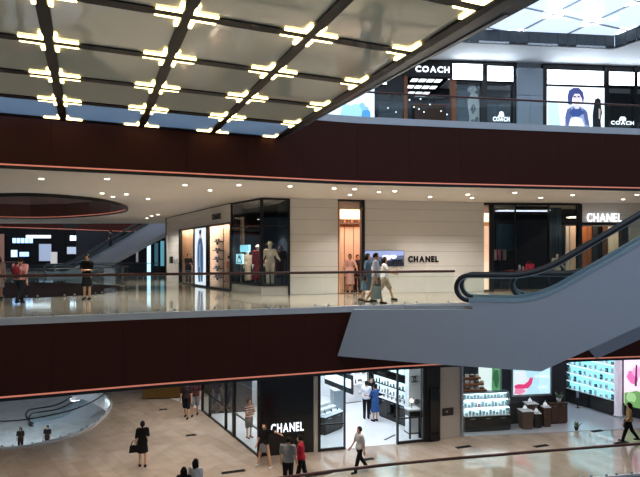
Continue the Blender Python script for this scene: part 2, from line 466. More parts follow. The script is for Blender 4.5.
wv = lambda v: cu(3) + 0.1 + 0.042 * (rv(5) - v)
MB().prism([(cu(3) + 0.085, rv(5) + 0.02), (cu(3) + 0.085, rv(-2)), (wv(rv(-2)), rv(-2)), (wv(rv(5)), rv(5) + 0.02)], ZBR - 0.01, ZBR + 0.45).build('edge_cladding', 'brushed_steel', BR)
MB().prism([(cu(3) + 0.1, rv(5) - 0.4), (wv(rv(0)) - .12, rv(0)), (wv(rv(0)) - .06, rv(0)), (cu(3) + 0.13, rv(5) - 0.4)], ZBR - 0.03, ZBR - 0.012).build('edge_strip', 'steel_light', BR)

# ------------------------------------------------------------------ upper ceiling: pale soffit, grey tile band, daylight panels
ZS, ZK = 10.05, 10.6
EDGE = [(-14, 19.8), (6.3, 21.97), (12.0, 22.6), (13.1, 20.6), (16.0, 15.0), (22, 15.0), (22, 32), (-14, 32)]
tag(MB().prism(EDGE, ZS, ZS + 0.08).build('ceiling_upper', 'soffit_white'), 'pale blue-white soffit over the upper shops', kind='structure')
GB = struct('trim_7', 'grey tile band around the daylight ceiling of the atrium')
def tiles(p, q, w=0.42):
    p, q = Vector(p), Vector(q); d = q - p; n = round(d.length / w); w = d.length / n; a = math.atan2(d.y, d.x); o = None
    for k in range(n):
        s = p + d * (k / n)
        if o is None:
            o = MB().box(0.006, w - 0.006, 0.0, 0.04, ZS + 0.0, ZK - 0.02).build('tile', 'grey_tile', GB); o.location = (s.x, s.y, 0); o.rotation_euler = (0, 0, a)
        else: share(o, (s.x, s.y, 0), a)
    MB().box(0, d.length, 0.045, 0.09, ZS, ZK).build('backing', 'joint_dark', GB).matrix_local = Matrix.Translation((p.x, p.y, 0)) @ Matrix.Rotation(a, 4, 'Z')
tiles((-2, 21.08), (6.3, 21.97)); tiles((6.3, 21.97), (12.0, 22.6)); tiles((12.0, 22.6), (13.1, 20.6)); tiles((13.1, 20.6), (16, 15))

SK = struct('ceiling_skylight', 'bright panelled daylight ceiling of the atrium with thin frames', (0, 0, 0), TH)
g0 = to_br(FL(530, 26, ZK)); g1 = to_br(FL(555, 14, ZK)); S_ = 1.95
mat('skylight_panel', 'dfeeff', 0.1, emit=SKYLIGHT, ecol='d4e6ff')
pan = None; us = range(-13, 6); vs = range(-9, 3)
for i in us:
    for j in vs:
        loc = (g0[0] + S_ * i, g1[1] + S_ * j, ZK)
        if pan is None: pan = MB().box(0.03, S_ - 0.03, 0.03, S_ - 0.03, 0.01, 0.04).build('panel', 'skylight_panel', SK, loc=loc)
        else: share(pan, loc)
for i in us:
    x = g0[0] + S_ * i; MB().box(x - 0.035, x + 0.035, g1[1] + S_ * vs[0], g1[1] + S_ * (vs[-1] + 1), ZK - 0.03, ZK + 0.05).build('frame_bar', 'steel_light', SK)
for j in vs:
    y = g1[1] + S_ * j; MB().box(g0[0] + S_ * us[0], g0[0] + S_ * (us[-1] + 1), y - 0.035, y + 0.035, ZK - 0.025, ZK + 0.045).build('frame_bar', 'steel_light', SK)
led = None
for i in range(-1, 4):
    for j in range(-3, 2):
        for k in range(4):
            loc = (g0[0] + S_ * i, g1[1] + S_ * j, ZK)
            if led is None: led = MB().prism([(0.05, 0.05), (0.45, 0.05), (0.45, 0.1), (0.1, 0.1), (0.1, 0.4), (0.05, 0.4)], -0.02, 0.005).build('corner_light', 'cool_led', SK, loc=loc)
            else: share(led, loc, k * math.pi / 2)

# ------------------------------------------------------------------ pale panelled walls of the middle gallery
W1 = Fr((-1.243, 23.0), (7.36, 24.9)); W2 = Fr((-9.67, 34.96), (-4.02, 25.1)); W2b = Fr((-4.02, 25.1), (-2.4, 22.7)); W2c = Fr((-2.4, 22.7), (-1.243, 23.0))
W3 = Fr((7.36, 24.9), (14.6, 25.3))
W4 = Fr(FL(202.5, 411, ZL).xy, FL(258.8, 457, ZL).xy, ZL); W5 = Fr(FL(258.8, 457, ZL).xy, FL(424, 441.6, ZL).xy, ZL)
W5b = Fr(FL(424, 441.6, ZL).xy, FL(463, 436.5, ZL).xy, ZL); W6 = Fr(FL(463, 436.5, ZL).xy, FL(596, 430.6, ZL).xy, ZL)
W7 = Fr((0.4, 23.4), (14.24, 24.7), ZU)
ROWS = [0, 0.7, 1.16, 1.8, 2.2, 2.5, 3.12, 3.63, 4.0]
def clad(R, t0, t1, z0, z1, rows, n=1, m='white_stone', th=0.03):
    MB().box(t0, t1, 0.02, 0.12, z0, z1).build('backing', 'joint_dark', R)
    for a, b in zip(rows, rows[1:]):
        a, b = max(a, z0), min(b, z1)
        if b - a < 0.03: continue
        for k in range(n):
            x0 = t0 + (t1 - t0) * k / n; x1 = t0 + (t1 - t0) * (k + 1) / n
            MB().box(x0 + 0.004, x1 - 0.004, 0, th, a + 0.006, b - 0.006).build('panel', m, R)
R = W1.root('wall_back', 'pale stone panelled shop wall of the middle gallery', kind='structure')
clad(R, 0, W1.t(338), 0, ZC, ROWS, 1); clad(R, W1.t(365), W1.len, 0, ZC, ROWS, 2)
R = W2.root('wall_left', 'pale stone shop wall with three openings beside the dark glass corner', kind='structure')
ta = W2.t(179.5)
clad(R, 0, ta, 0, ZC, ROWS, 1); clad(R, ta, W2.len, 3.14, ZC, [3.14, 3.57, ZC], 3)
MB().box(-0.12, 0.0, -0.03, 0.3, 0, ZC).build('corner_post', 'black_metal', R)
MB().box(-0.15, W2.len, -0.03, 0.05, ZC - 0.03, ZC).build('shadow_gap', 'dark_trim', R)
R = W3.root('wall_right', 'pale wall over the sign portal of the right-hand boutique', kind='structure')
tb = W3.t(580)
clad(R, tb, 12, 2.95, ZC, [2.95, 3.45, ZC], 3); clad(R, W3.t(630), 12, 0, 2.95, [0, 1.5, 2.95], 2)
# ------------------------------------------------------------------ helpers for things fixed to an upright plane
OFF = {}
ORD = 'first second third fourth fifth sixth seventh eighth ninth tenth eleventh twelfth thirteenth fourteenth fifteenth sixteenth seventeenth eighteenth nineteenth twentieth twenty-first twenty-second twenty-third twenty-fourth twenty-fifth twenty-sixth twenty-seventh twenty-eighth'.split()
def wroot(W, name, label, cat=None, px=None, t=0.0, d=0.0, z=0.0, group=None, kind=None):
    if px is not None: t = W.t(px, d)
    o = W.root(name, label, cat, t, d, z, group, kind); OFF[o.name] = (t, d, z); return o
def wb(W, R, px0, px1, py0, py1, d0, d1, name, m, parent=None):
    """box on plane W between pixel columns and rows, from depth d0 to d1 behind the plane"""
    t0, t1 = W.t(px0, d0), W.t(px1, d0); pm = (px0 + px1) / 2
    z1, z0 = W.z(pm, py0, d0), max(0.0, W.z(pm, py1, d0)); o = OFF[R.name]
    return MB().box(t0 - o[0], t1 - o[0], d0 - o[1], d1 - o[1], z0 - o[2], z1 - o[2]).build(name, m, parent or R)
def tb_(W, R, t0, t1, z0, z1, d0, d1, name, m, parent=None):
    o = OFF[R.name]; return MB().box(t0 - o[0], t1 - o[0], d0 - o[1], d1 - o[1], z0 - o[2], z1 - o[2]).build(name, m, parent or R)
def em(c, s=1.0): return mat('lit_%s_%d' % (c, round(s * 10)), c, 0.4, emit=s, var=0.03)
def lamp_panel(W, label, t0, t1, d0, d1, z, strength, col='fff4e6', group=None):
    """a luminous ceiling panel inside a shop"""
    R = wroot(W, 'ceiling_light_panel', label, 'light', t=(t0 + t1) / 2, d=(d0 + d1) / 2, z=z, group=group)
    tb_(W, R, t0 - 0.03, t1 + 0.03, z + 0.02, z + 0.06, d0 - 0.03, d1 + 0.03, 'frame', 'white_gloss')
    tb_(W, R, t0, t1, z, z + 0.025, d0, d1, 'diffuser', mat('lamp_%s_%d' % (col, strength * 10), col, 0.5, emit=strength, ecol=col))
    return R
def printed(W, R, px0, px1, py0, py1, d, shapes, strength=0.9, parent=None):
    """flat printed shapes, each polygon in 0..1 of the sheet"""
    o = OFF[R.name]; t0, t1 = W.t(px0, d), W.t(px1, d); pm = (px0 + px1) / 2; z1, z0 = W.z(pm, py0, d), W.z(pm, py1, d)
    for k, (c, poly) in enumerate(shapes):
        P = [(t0 + (t1 - t0) * x - o[0], z0 + (z1 - z0) * y - o[2]) for x, y in poly]
        MB().slabxz(P, d - o[1] - 0.004 * (k + 1) - 0.003, d - o[1] - 0.004 * k).build('print', em(c, strength) if strength else mat('print_' + c, c), parent or R)
def blob(cx, cy, rx, ry, n=12, seed=0, wob=0.12):
    r = random.Random(seed); return [(cx + rx * math.cos(2 * math.pi * k / n) * (1 + r.uniform(-wob, wob)), cy + ry * math.sin(2 * math.pi * k / n) * (1 + r.uniform(-wob, wob))) for k in range(n)]
def shopwall(W, name, label, t0, t1, d0, d1, z1, m):
    R = wroot(W, name, label, kind='structure'); tb_(W, R, t0, t1, 0, z1, d0, d1, 'wall_surface', m); return R

# ================================================================== middle gallery, left shop side with openings
t1, t2, t3, t4, tE = W2.t(179.5), W2.t(194.5), W2.t(206.5), W2.t(207.5), W2.len
R = wroot(W2, 'shopfront_frame', 'black framed glass bays of the peach lit boutique beside the dark corner', 'shopfront', t=t1)
for a, b_ in ((t1 - 0.06, t1 + 0.06), (t2 - 0.12, t2), (t3, t3 + 0.14), (tE - 0.1, tE)): tb_(W2, R, a, b_, 0, 3.12, -0.04, 0.14, 'post', 'black_metal')
tb_(W2, R, t1, tE, 3.06, 3.14, -0.04, 0.14, 'top_bar', 'black_metal'); tb_(W2, R, t1, tE, 0, 0.08, -0.02, 0.12, 'bottom_bar', 'black_metal')
tb_(W2, R, t1 + 0.06, t2 - 0.12, 0.08, 3.06, 0.03, 0.045, 'pane', 'clear_glass'); tb_(W2, R, t3 + 0.14, tE - 0.1, 0.08, 3.06, 0.03, 0.045, 'pane', 'clear_glass')
R = wroot(W2, 'poster_lightbox', 'tall backlit poster of a standing figure in blue coat between the peach bays', 'poster', t=t2)
tb_(W2, R, t2 + 0.01, t3 - 0.01, 0.1, 3.05, 0.02, 0.12, 'sheet', em('dfe9f4', 1.1))
printed(W2, R, 194.7, 206.2, 227, 285, 0.02, [('9fb4cf', blob(.5, .45, .3, .42, 14, 3)), ('3f5678', [(.35, .05), (.48, .05), (.5, .5), (.58, .08), (.72, .05), (.75, .6), (.68, .78), (.5, .82), (.34, .74), (.28, .5)]), ('c9b7ae', blob(.52, .87, .09, .06, 10, 4)), ('2b3346', blob(.52, .91, .11, .045, 10, 5)), ('7f95b5', [(.4, .3), (.52, .32), (.54, .72), (.44, .7)])], 0.9)
shopwall(W2, 'wall_peach', 'peach inner wall of the left boutique', t1 - 2.2, tE - 0.15, 0.62, 0.7, 3.4, 'peach_wall')
R = wroot(W2, 'shop_ceiling', 'inner ceiling of the left boutique', kind='structure'); tb_(W2, R, t1 - 2.2, tE - 0.15, 3.3, 3.36, 0.15, 0.62, 'ceiling_surface', 'cream_wall')
lamp_panel(W2, 'long added ceiling light over the peach boutique bays', t1 - 1.5, tE - 0.4, 0.2, 0.5, 3.25, 22, 'ffe6cc')  # lamp added to light the peach wall
for k, z in enumerate((0.5, 0.95, 1.4, 1.85, 2.3)):
    R = wroot(W2, 'display_shelf', 'short dark shelf, %s of five on the peach wall' % ('lowest', 'second from bottom', 'middle', 'second from top', 'topmost')[k], 'shelf', px=217, d=.5, z=z)
    tb_(W2, R, W2.t(214.5, .5), W2.t(221, .5), z, z + 0.05, .4, .62, 'board', 'wood_brown')
    tb_(W2, R, W2.t(215.4, .5), W2.t(216, .5), z - 0.12, z, .54, .62, 'bracket', 'black_metal')
    for j, q in enumerate((216, 218.4)):
        o = wroot(W2, 'handbag', ('near' if j else 'far') + ' small dark handbag on the %s short peach wall shelf' % ('lowest', 'second lowest', 'middle', 'second highest', 'topmost')[k], 'handbag', px=q, d=.5, z=z + 0.05, group='bags on the peach wall shelves')
        MB().prism([(-.1, -.04), (.1, -.04), (.08, .04), (-.08, .04)], 0, .1).build('bag_body', 'black_gloss', o); MB().tube([(-.06, 0, .1), (-.04, 0, .16), (.04, 0, .16), (.06, 0, .1)], .008, 6).build('bag_handle', 'black_gloss', o)
R = wroot(W2, 'shop_sign', 'small dark name sign above the peach boutique bays', 'sign', px=212, d=-0.03, z=3.36)
letters('CHANEL', W2.t(221) - W2.t(212), 0.28, 'sign_black', R)
for k, (q, z) in enumerate(((170, 1.15), (174.5, 1.05))):
    o = wroot(W2, 'wall_box', ('dark', 'pale')[k] + ' box fixed to the far end of the pale boutique wall', 'wall box', px=q, d=-0.14, z=z)
    MB().prism([(-.16, 0), (.16, 0), (.16, .14), (-.16, .14)], 0, .42).build('casing', ('black_metal', 'white_gloss')[k], o); MB().box(-.11, .11, -.012, 0, .1, .32).build('door', ('dark_wall', 'steel_light')[k], o)

# dark glass corner window
for W, lab, nm in ((W2b, 'dark glass show window left of the corner post, with red dress inside', 'b'), (W2c, 'dark glass show window right of the corner post, beside the pale wall', 'c')):
    R = wroot(W, 'show_window', lab, 'shop window'); L = W.len
    tb_(W, R, 0, L, 0, 0.36, 0.02, 0.4, 'plinth', 'grey_wall')
    tb_(W, R, 0, 0.08, 0.36, ZC - 0.03, -0.03, 0.06, 'post', 'black_metal'); tb_(W, R, L - 0.08, L, 0.0 if nm == 'c' else .36, ZC - 0.03, -0.03, 0.06, 'post', 'black_metal')
    tb_(W, R, 0, L, ZC - 0.09, ZC - 0.02, -0.03, 0.06, 'top_bar', 'black_metal'); tb_(W, R, 0, L, 0.36, 0.44, -0.03, 0.06, 'bottom_bar', 'black_metal')
    tb_(W, R, 0.08, L - 0.08, 2.82, 2.87, -0.01, 0.05, 'transom', 'wood_brown' if nm == 'b' else 'black_metal')
    tb_(W, R, 0.08, L - 0.08, 0.44, 2.82, 0.0, 0.015, 'pane', 'clear_glass'); tb_(W, R, 0.08, L - 0.08, 2.87, ZC - 0.09, 0.0, 0.015, 'pane', 'clear_glass')
P0 = W2b.p(-2.6, 0.8); P1 = W2c.p(W2c.len, 0.1)
q0, q1 = W2b.p(-2.6, 2.1), W2c.p(W2c.len - 0.05, 2.6)
R = struct('floor_display', 'dark raised floor of the corner show window'); MB().prism([P0.xy, W2b.p(0.05, .8).xy, W2b.p(0.05, .1).xy, W2b.p(W2b.len, 0.1).xy, P1.xy, q1.xy, q0.xy], 0.3, 0.37).build('floor_surface', 'near_black', R)
R = struct('wall_display', 'near-black back wall of the corner show window')
for a, b_ in ((P0, q0), (q0, q1), (q1, P1), (W2b.p(.0, .05), W2b.p(-.5, .78))):
    W = Fr(a.xy, b_.xy); MB().box(0, W.len, 0, .06, 0, ZC).build('wall_surface', 'navy_wall', R).matrix_local = Matrix.Translation((a.x, a.y, 0)) @ Matrix.Rotation(W.ang, 4, 'Z')
R = wroot(W2b, 'spotlight', 'added display spotlight inside the dark corner window', 'light', t=1.5, d=0.6, z=3.2)  # lamp added to brighten the mannequins in the window
MB().lathe([(.05, 0), (.07, .02), (.07, .16), (.03, .2)]).build('housing', 'black_metal', R, True); MB().lathe([(.045, -.01), (.045, .005)]).build('lens', 'sign_white', R); MB().tube([(0, 0, .2), (0, 0, .75)], .012, 6).build('rod', 'black_metal', R)
ld = bpy.data.lights.new('display_fill_spot', 'SPOT'); ld.energy = 520; ld.spot_size = 2.0; ld.shadow_soft_size = .1; ld.color = (1, .9, .8); lo = bpy.data.objects.new('display_fill_spot', ld); COL.objects.link(lo); lo.parent = R; lo.location = (0, 0, -.05)
R = wroot(W2b, 'lit_screen', 'small blue-white screen with a bag outline in the dark corner window', 'screen', px=243, d=.35, z=0.37)
wb(W2b, R, 240, 249.5, 245, 252, .5, .54, 'screen_face', em('8fdcf0', 1.0)); wb(W2b, R, 236, 243, 254, 264, .3, .34, 'screen_face', em('a9e6f2', 1.0)); wb(W2b, R, 241.5, 243.5, 252, 286, .52, .56, 'stand', 'black_metal')
printed(W2b, R, 236.3, 242.7, 254.4, 263.6, .3, [('24566a', [(.05, .05), (.95, .05), (.7, .6), (.62, .9), (.38, .9), (.3, .6)]), ('c8f4fa', [(.2, .15), (.8, .15), (.62, .55), (.38, .55)])], 0.8)

# ================================================================== middle gallery, back wall
ta, tb = W1.t(338), W1.t(365)
R = wroot(W1, 'door_surround', 'tall narrow doorway with black jamb glowing peach from inside', 'doorway', t=ta)
wb(W1, R, 361.6, 364.6, 200.2, 292.6, -0.04, 0.25, 'jamb', 'black_metal'); wb(W1, R, 338, 364.6, 199.6, 201, -0.03, 0.2, 'lintel', 'black_metal')
wb(W1, R, 337.8, 339, 200.2, 293.6, 0.0, 0.25, 'jamb', 'wood_orange'); tb_(W1, R, ta, tb, 0.0, 0.02, -0.05, 0.3, 'threshold', 'wood_brown')
tb_(W1, R, ta, tb, 3.62, ZC - .02, 0.25, 0.35, 'header', 'peach_wall')
R = wroot(W1, 'wall_inner', 'peach panelled inner walls seen through the narrow doorway', kind='structure')
x0, x1 = W1.t(338, 3) - 0.6, W1.t(362, 3) + 0.5
n = 5
for k in range(n): tb_(W1, R, x0 + (x1 - x0) * k / n + .02, x0 + (x1 - x0) * (k + 1) / n - .02, 0, 3.0, 3.0, 3.05, 'panel', 'peach_wall')
tb_(W1, R, x0, x1, 0, ZC, 3.06, 3.12, 'backing', 'wood_orange'); tb_(W1, R, x0 - .06, x0, 0, ZC, .3, 3.1, 'side_wall', 'peach_wall'); tb_(W1, R, x1, x1 + .06, 0, ZC, .3, 3.1, 'side_wall', 'peach_wall')
tb_(W1, R, x0, x1, ZC - .06, ZC - .02, .3, 3.1, 'ceiling_surface', 'cream_wall')
lamp_panel(W1, 'ceiling light inside the narrow peach doorway', x0 + .3, x1 - .3, .6, 2.2, 3.9, 11, 'fff0e0')
R = wroot(W1, 'wall_lightbox', 'glowing cream panel high on the wall inside the narrow doorway', 'light box', px=350, d=2.95, z=3.0)
wb(W1, R, 339, 361, 209.5, 219, 2.9, 2.98, 'diffuser', em('fff3c4', 1.5)); wb(W1, R, 338.6, 361.4, 219, 219.8, 2.86, 2.98, 'lower_edge', 'wood_brown')
R = wroot(W1, 'wall_shelf', 'brown shelf with small goods high inside the narrow doorway', 'shelf', px=350, d=2.8, z=2.7)
wb(W1, R, 339, 361, 222.6, 224, 2.7, 2.98, 'board', 'wood_brown')
for k in range(6):
    o = wroot(W1, 'boxed_item', ORD[k] + ' small brown item from the left on the high doorway shelf', 'box', px=341 + 3.6 * k, d=2.82, z=W1.z(350, 222.6, 2.82), group='goods on the doorway shelf')
    MB().prism([(-.06, -.05), (.06, -.05), (.06, .05), (-.06, .05)], 0, .1 + .04 * (k % 2)).build('box_body', ('wood_brown', 'wood_orange')[k % 2], o); MB().box(-.065, .065, -.055, .055, .1 + .04 * (k % 2), .125 + .04 * (k % 2)).build('lid', 'wood_brown', o)
for k, (q, dd) in enumerate(((349.5, 1.6), (356.5, 1.2))):
    o = wroot(W1, 'stool', ('tall dark stool behind the pink-dressed woman in the doorway', 'square dark stool just inside the narrow doorway')[k], 'stool', px=q, d=dd)
    for sx in (-1, 1):
        for sy in (-1, 1): MB().box(sx * .17 - .018, sx * .17 + .018, sy * .17 - .018, sy * .17 + .018, 0, .6).build('leg', 'black_metal', o)
    MB().box(-.21, .21, -.21, .21, .6, .66).build('seat', 'wood_brown', o); MB().box(-.17, .17, -.18, -.16, .25, .28).build('stretcher', 'black_metal', o); MB().box(-.17, .17, .16, .18, .25, .28).build('stretcher', 'black_metal', o)

R = wroot(W1, 'wall_screen', 'wide wall screen showing a dark room with white flowers beside the black letters', 'screen', px=366, d=-0.05, z=W1.z(385, 266))
wb(W1, R, 364.6, 404.2, 250.4, 266.4, -0.05, -0.005, 'bezel', 'black_metal'); wb(W1, R, 365, 403.8, 250.8, 266, -0.06, -0.05, 'screen_face', em('4a5878', 0.7))
printed(W1, R, 365, 403.8, 250.8, 266, -0.06, [('8f9fd0', [(0, .55), (1, .7), (1, 1), (0, 1)]), ('1d2230', [(0, 0), (1, 0), (1, .25), (.5, .35), (0, .2)]), ('e8ecf6', blob(.55, .55, .13, .2, 12, 8, .25)), ('dfe4f0', blob(.72, .62, .1, .13, 12, 9, .25)), ('0f131c', [(.66, .1), (.95, .1), (.97, .45), (.7, .4)])], 0.7)
R = wroot(W1, 'wall_letters', 'black raised name letters on the pale stone wall beside the screen', 'sign', px=408, d=-0.035, z=W1.z(423, 262.3))
letters('CHANEL', W1.t(438.5) - W1.t(408), W1.z(423, 256) - W1.z(423, 262.3), 'sign_black', R, bold=0.05, gap=0.14)

# ================================================================== middle gallery, right boutique
R = wroot(W3, 'shopfront_frame', 'black framed dark glass front of the right boutique with portal', 'shopfront')
for a, b_ in ((489.3, 494), (515.2, 516.2), (548.6, 549.6), (577, 582.2)): wb(W3, R, a, b_, 204, 291.5, -0.03, 0.08, 'post', 'black_metal')
wb(W3, R, 516, 549, 200, 291.5, 1.7, 1.8, 'dark_panel', 'near_black')
wb(W3, R, 484, 580, 203, 205, -0.04, 0.12, 'top_bar', 'black_metal'); wb(W3, R, 484, 580, 289.5, 292, -0.02, 0.1, 'bottom_bar', 'wood_brown')
for a, b_ in ((494, 515.2), (516.2, 548.6), (549.6, 577)): wb(W3, R, a, b_, 205, 289.5, 0.02, 0.035, 'pane', 'clear_glass')
wb(W3, R, 565, 628.5, 222.3, 225, -0.1, 0.2, 'portal_lintel', 'black_metal'); wb(W3, R, 622.4, 625.2, 225, 291.5, -0.1, 0.2, 'portal_post', 'black_metal'); wb(W3, R, 578, 582.2, 225, 291.5, -0.1, -0.03, 'portal_post', 'black_metal')
wb(W3, R, 625.2, 655, 226, 290, 0.02, 0.035, 'pane', 'clear_glass')
R = wroot(W3, 'doorway_glow', 'narrow sliver of peach interior with painted glow at the edge of the dark boutique front', 'painted glow', px=486)  # lit interior seen through the door gap, its light painted as glowing blocks
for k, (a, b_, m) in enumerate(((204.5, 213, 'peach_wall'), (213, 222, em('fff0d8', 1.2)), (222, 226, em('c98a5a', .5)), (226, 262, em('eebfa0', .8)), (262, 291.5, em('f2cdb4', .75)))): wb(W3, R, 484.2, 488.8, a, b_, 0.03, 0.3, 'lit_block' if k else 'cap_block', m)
shopwall(W3, 'wall_navy', 'dark blue inner back wall of the right boutique', -0.2, 12, 3.2, 3.3, ZC, 'navy_wall')
shopwall(W3, 'wall_navy_side', 'dark inner partition of the right boutique', -0.25, -0.15, .3, 3.3, ZC, 'dark_wall')
R = wroot(W3, 'display_board', 'teal lit panel at the back of the dark boutique window', 'panel', px=505, d=2.6)
wb(W3, R, 497, 516, 224, 251, 2.6, 2.7, 'panel_face', mat('teal_panel', '2f5566', .3)); wb(W3, R, 496.4, 516.6, 223, 224, 2.58, 2.7, 'frame', 'black_metal'); wb(W3, R, 501, 512, 251, 288, 2.62, 2.7, 'support', 'black_metal')
R = wroot(W3, 'display_board', 'blue-grey curtain panel behind the cream jacket mannequin', 'panel', px=556, d=2.4)
for k in range(4): wb(W3, R, 549 + 3.2 * k, 551.9 + 3.2 * k, 206, 288, 2.4 + .04 * (k % 2), 2.5, 'fold', mat('blue_curtain', '3d5468', .7))
R = wroot(W3, 'curtain', 'row of peach, orange, black and cream drapes inside the lettered portal', 'curtain', px=595, d=1.4)
for a, b_, m in ((566, 577, 'cream_wall'), (570, 577, 'peach_wall'), (582, 587, 'wood_orange'), (587, 592.5, 'wood_orange'), (592.5, 598, 'dark_wall'), (598, 603, 'black_gloss'), (603, 608, 'wood_brown'), (608, 615, 'cream_wall'), (615, 622.6, 'cream_wall')):
    wb(W3, R, a + .2, b_ - .2, 226, 291, 1.4 + .08 * ((a // 5) % 2), 1.5 + .08 * ((a // 5) % 2), 'fold', m)
lamp_panel(W3, 'ceiling light just inside the lettered portal', W3.t(570, .8), W3.t(622, .8), .5, 1.1, 3.4, 8, 'ffe8cc')
lamp_panel(W3, 'dim ceiling light over the dark boutique window', W3.t(497, 1), W3.t(548, 1), .8, 1.2, 3.7, 1.6, 'dfeaff')
R = wroot(W3, 'shop_sign', 'blue-white backlit name sign above the boutique portal', 'sign', px=587, d=-0.12, z=W3.z(604, 221.8, -.1))
letters('CHANEL', W3.t(621.5) - W3.t(587), W3.z(604, 213.2) - W3.z(604, 221.6), 'sign_white', R, bold=0.01, gap=.16)
o = wroot(W3, 'display_table', 'low dark display table with red edge inside the dark boutique window', 'table', px=526, d=0.9)
wb(W3, o, 509, 546, 270.2, 271.4, .6, 1.3, 'table_top', mat('red_edge', '8a2a22', .3))
for q in (510, 544.5):
    for dd in (.62, 1.24): wb(W3, o, q, q + 1, 271.4, 292, dd, dd + .05, 'leg', 'black_metal')
zt = W3.z(526, 270.2, .9)
o = wroot(W3, 'handbag', 'bright red handbag on the table in the dark boutique window', 'handbag', px=529.5, d=.85, z=zt)
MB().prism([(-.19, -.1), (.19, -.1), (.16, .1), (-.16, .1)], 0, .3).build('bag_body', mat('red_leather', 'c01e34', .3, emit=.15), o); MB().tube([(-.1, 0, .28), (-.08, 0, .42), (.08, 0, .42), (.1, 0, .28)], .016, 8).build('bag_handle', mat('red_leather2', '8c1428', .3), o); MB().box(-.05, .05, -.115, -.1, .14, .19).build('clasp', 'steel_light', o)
for k, (q, h) in enumerate(((519.5, .36), (523, .26), (533, .4))):
    o = wroot(W3, 'perfume_bottle', ('tall pale bottle left of the red handbag', 'short pale bottle next to the red handbag', 'thin tall bottle behind the red handbag')[k], 'bottle', px=q, d=1.0 + .1 * (k == 2), z=zt)
    MB().lathe([(.05, 0), (.055, .02), (.055, h * .6), (.02, h * .72)]).build('bottle_body', 'white_gloss', o, True); MB().lathe([(.022, h * .72), (.022, h)]).build('stopper', 'black_gloss', o)
for k, (q, c) in enumerate(((494.6, '9a8f8a'), (498.5, '8a4468'), (504, '6f6a68'))):
    o = wroot(W3, 'hanging_garment', ('pale scarf hanging at the edge of the dark boutique window', 'pink garment hanging in the dark boutique window', 'pale shirt hanging in the dark boutique window')[k], 'garment', px=q, d=1.5, z=1.0)
    MB().prism(blob(0, 0, .09, .05, 12, k, .2), .4, .9).build('cloth', mat('cloth_' + c, c, .8), o); MB().tube([(-.13, 0, .9), (0, 0, 1.02), (.13, 0, .9)], .012, 6).build('hanger', 'black_metal', o); MB().tube([(0, 0, 1.02), (0, 0, 2.6)], .006, 5).build('cord', 'black_metal', o)

# ================================================================== upper gallery shops
R = wroot(W7, 'wall_upper', 'black shop front wall of the upper gallery', kind='structure')
wb(W7, R, 300, 345, 55, 132, 0.3, 0.5, 'wall_surface', 'dark_wall'); tb_(W7, R, -2, 19, 0, 4.6, 4.0, 4.1, 'back_surface', 'navy_wall')
def lightbox(px0, px1, py0, py1, label, m='lightbox', d=-0.06):
    o = wroot(W7, 'fascia_lightbox', label, 'light box', px=(px0 + px1) / 2, d=d, z=W7.z((px0 + px1) / 2, py1, d), group='white light boxes over the upper shops')
    wb(W7, o, px0 - .6, px1 + .6, py0 - .6, py1 + .6, d + .012, d + .12, 'frame', 'black_metal'); wb(W7, o, px0, px1, py0, py1, d, d + .012, 'diffuser', m)
R = wroot(W7, 'shopfront_frame', 'black framed shop front under the lit five-letter sign on the upper gallery', 'shopfront', px=400)
wb(W7, R, 368, 452.6, 58, 76, 0.06, 0.3, 'sign_fascia', 'black_metal'); wb(W7, R, 452.6, 517, 60, 84, 0.06, 0.3, 'header', 'black_metal')
wb(W7, R, 368, 405, 76, 92, 0.06, 0.3, 'header', 'black_metal')
for a, b_, m in ((368, 371, 'black_metal'), (404, 407.6, 'wood_orange'), (451.5, 456.5, 'wood_orange'), (481.5, 487.2, 'black_metal'), (513, 517, 'black_metal')): wb(W7, R, a, b_, 76, 140, 0.0, 0.25, 'post', m)
for a, b_ in ((371, 404), (456.5, 481.5), (487.2, 513)): wb(W7, R, a, b_, 82, 140, 0.1, 0.115, 'pane', 'clear_glass')
lightbox(371, 386.5, 74, 84, 'short white light box left of the lit five-letter sign'); lightbox(452.8, 482.6, 64, 79.5, 'wide white light box right of the lit five-letter sign'); lightbox(487.5, 513, 66.3, 81, 'white light box beside the concrete pier on the upper gallery')
R = wroot(W7, 'shop_sign', 'white lit five-letter shop sign on black fascia of the upper gallery', 'sign', px=415.5, d=0.02, z=W7.z(432, 72.2))
letters('COACH', W7.t(449.5) - W7.t(415.5), W7.z(432, 65.8) - W7.z(432, 72), 'sign_white', R, bold=0.03, gap=.14)
R = wroot(W7, 'portal_ceiling', 'dark entrance ceiling with a grid of small white lights under the shop sign', 'ceiling', px=430, d=.3, z=W7.z(430, 76))
zc = W7.z(430, 77.5, .3); tA, tB = W7.t(407.6), W7.t(451.5)
tb_(W7, R, tA, tB, zc, zc + .08, .25, 3.6, 'board', 'near_black')
for i in range(4):
    for j in range(3):
        tx = tA + .25 + (tB - tA - .5) * (i + .25 + .2 * (j % 2)) / 4; dj = .5 + .95 * j
        tb_(W7, R, tx, tx + .28, zc - .02, zc, dj, dj + .4, 'light_tile', 'sign_white')
R = wroot(W7, 'wall_entrance', 'blue-grey inner back wall of the lit-sign shop', kind='structure'); tb_(W7, R, W7.t(380, 3), W7.t(520, 3), 0, 3.6, 3.4, 3.5, 'wall_surface', mat('shop_blue', '4a5f70', .5))
R = wroot(W7, 'display_shelf', 'brown display counter inside the lit-sign shop entrance', 'shelf', px=432, d=2.4)
wb(W7, R, 415, 446, 105, 122, 2.4, 3.0, 'cabinet', 'wood_brown'); wb(W7, R, 413, 448, 104, 105, 2.35, 3.05, 'counter_top', 'wood_orange'); wb(W7, R, 415, 446, 96, 97, 2.9, 3.2, 'board', 'steel_light')
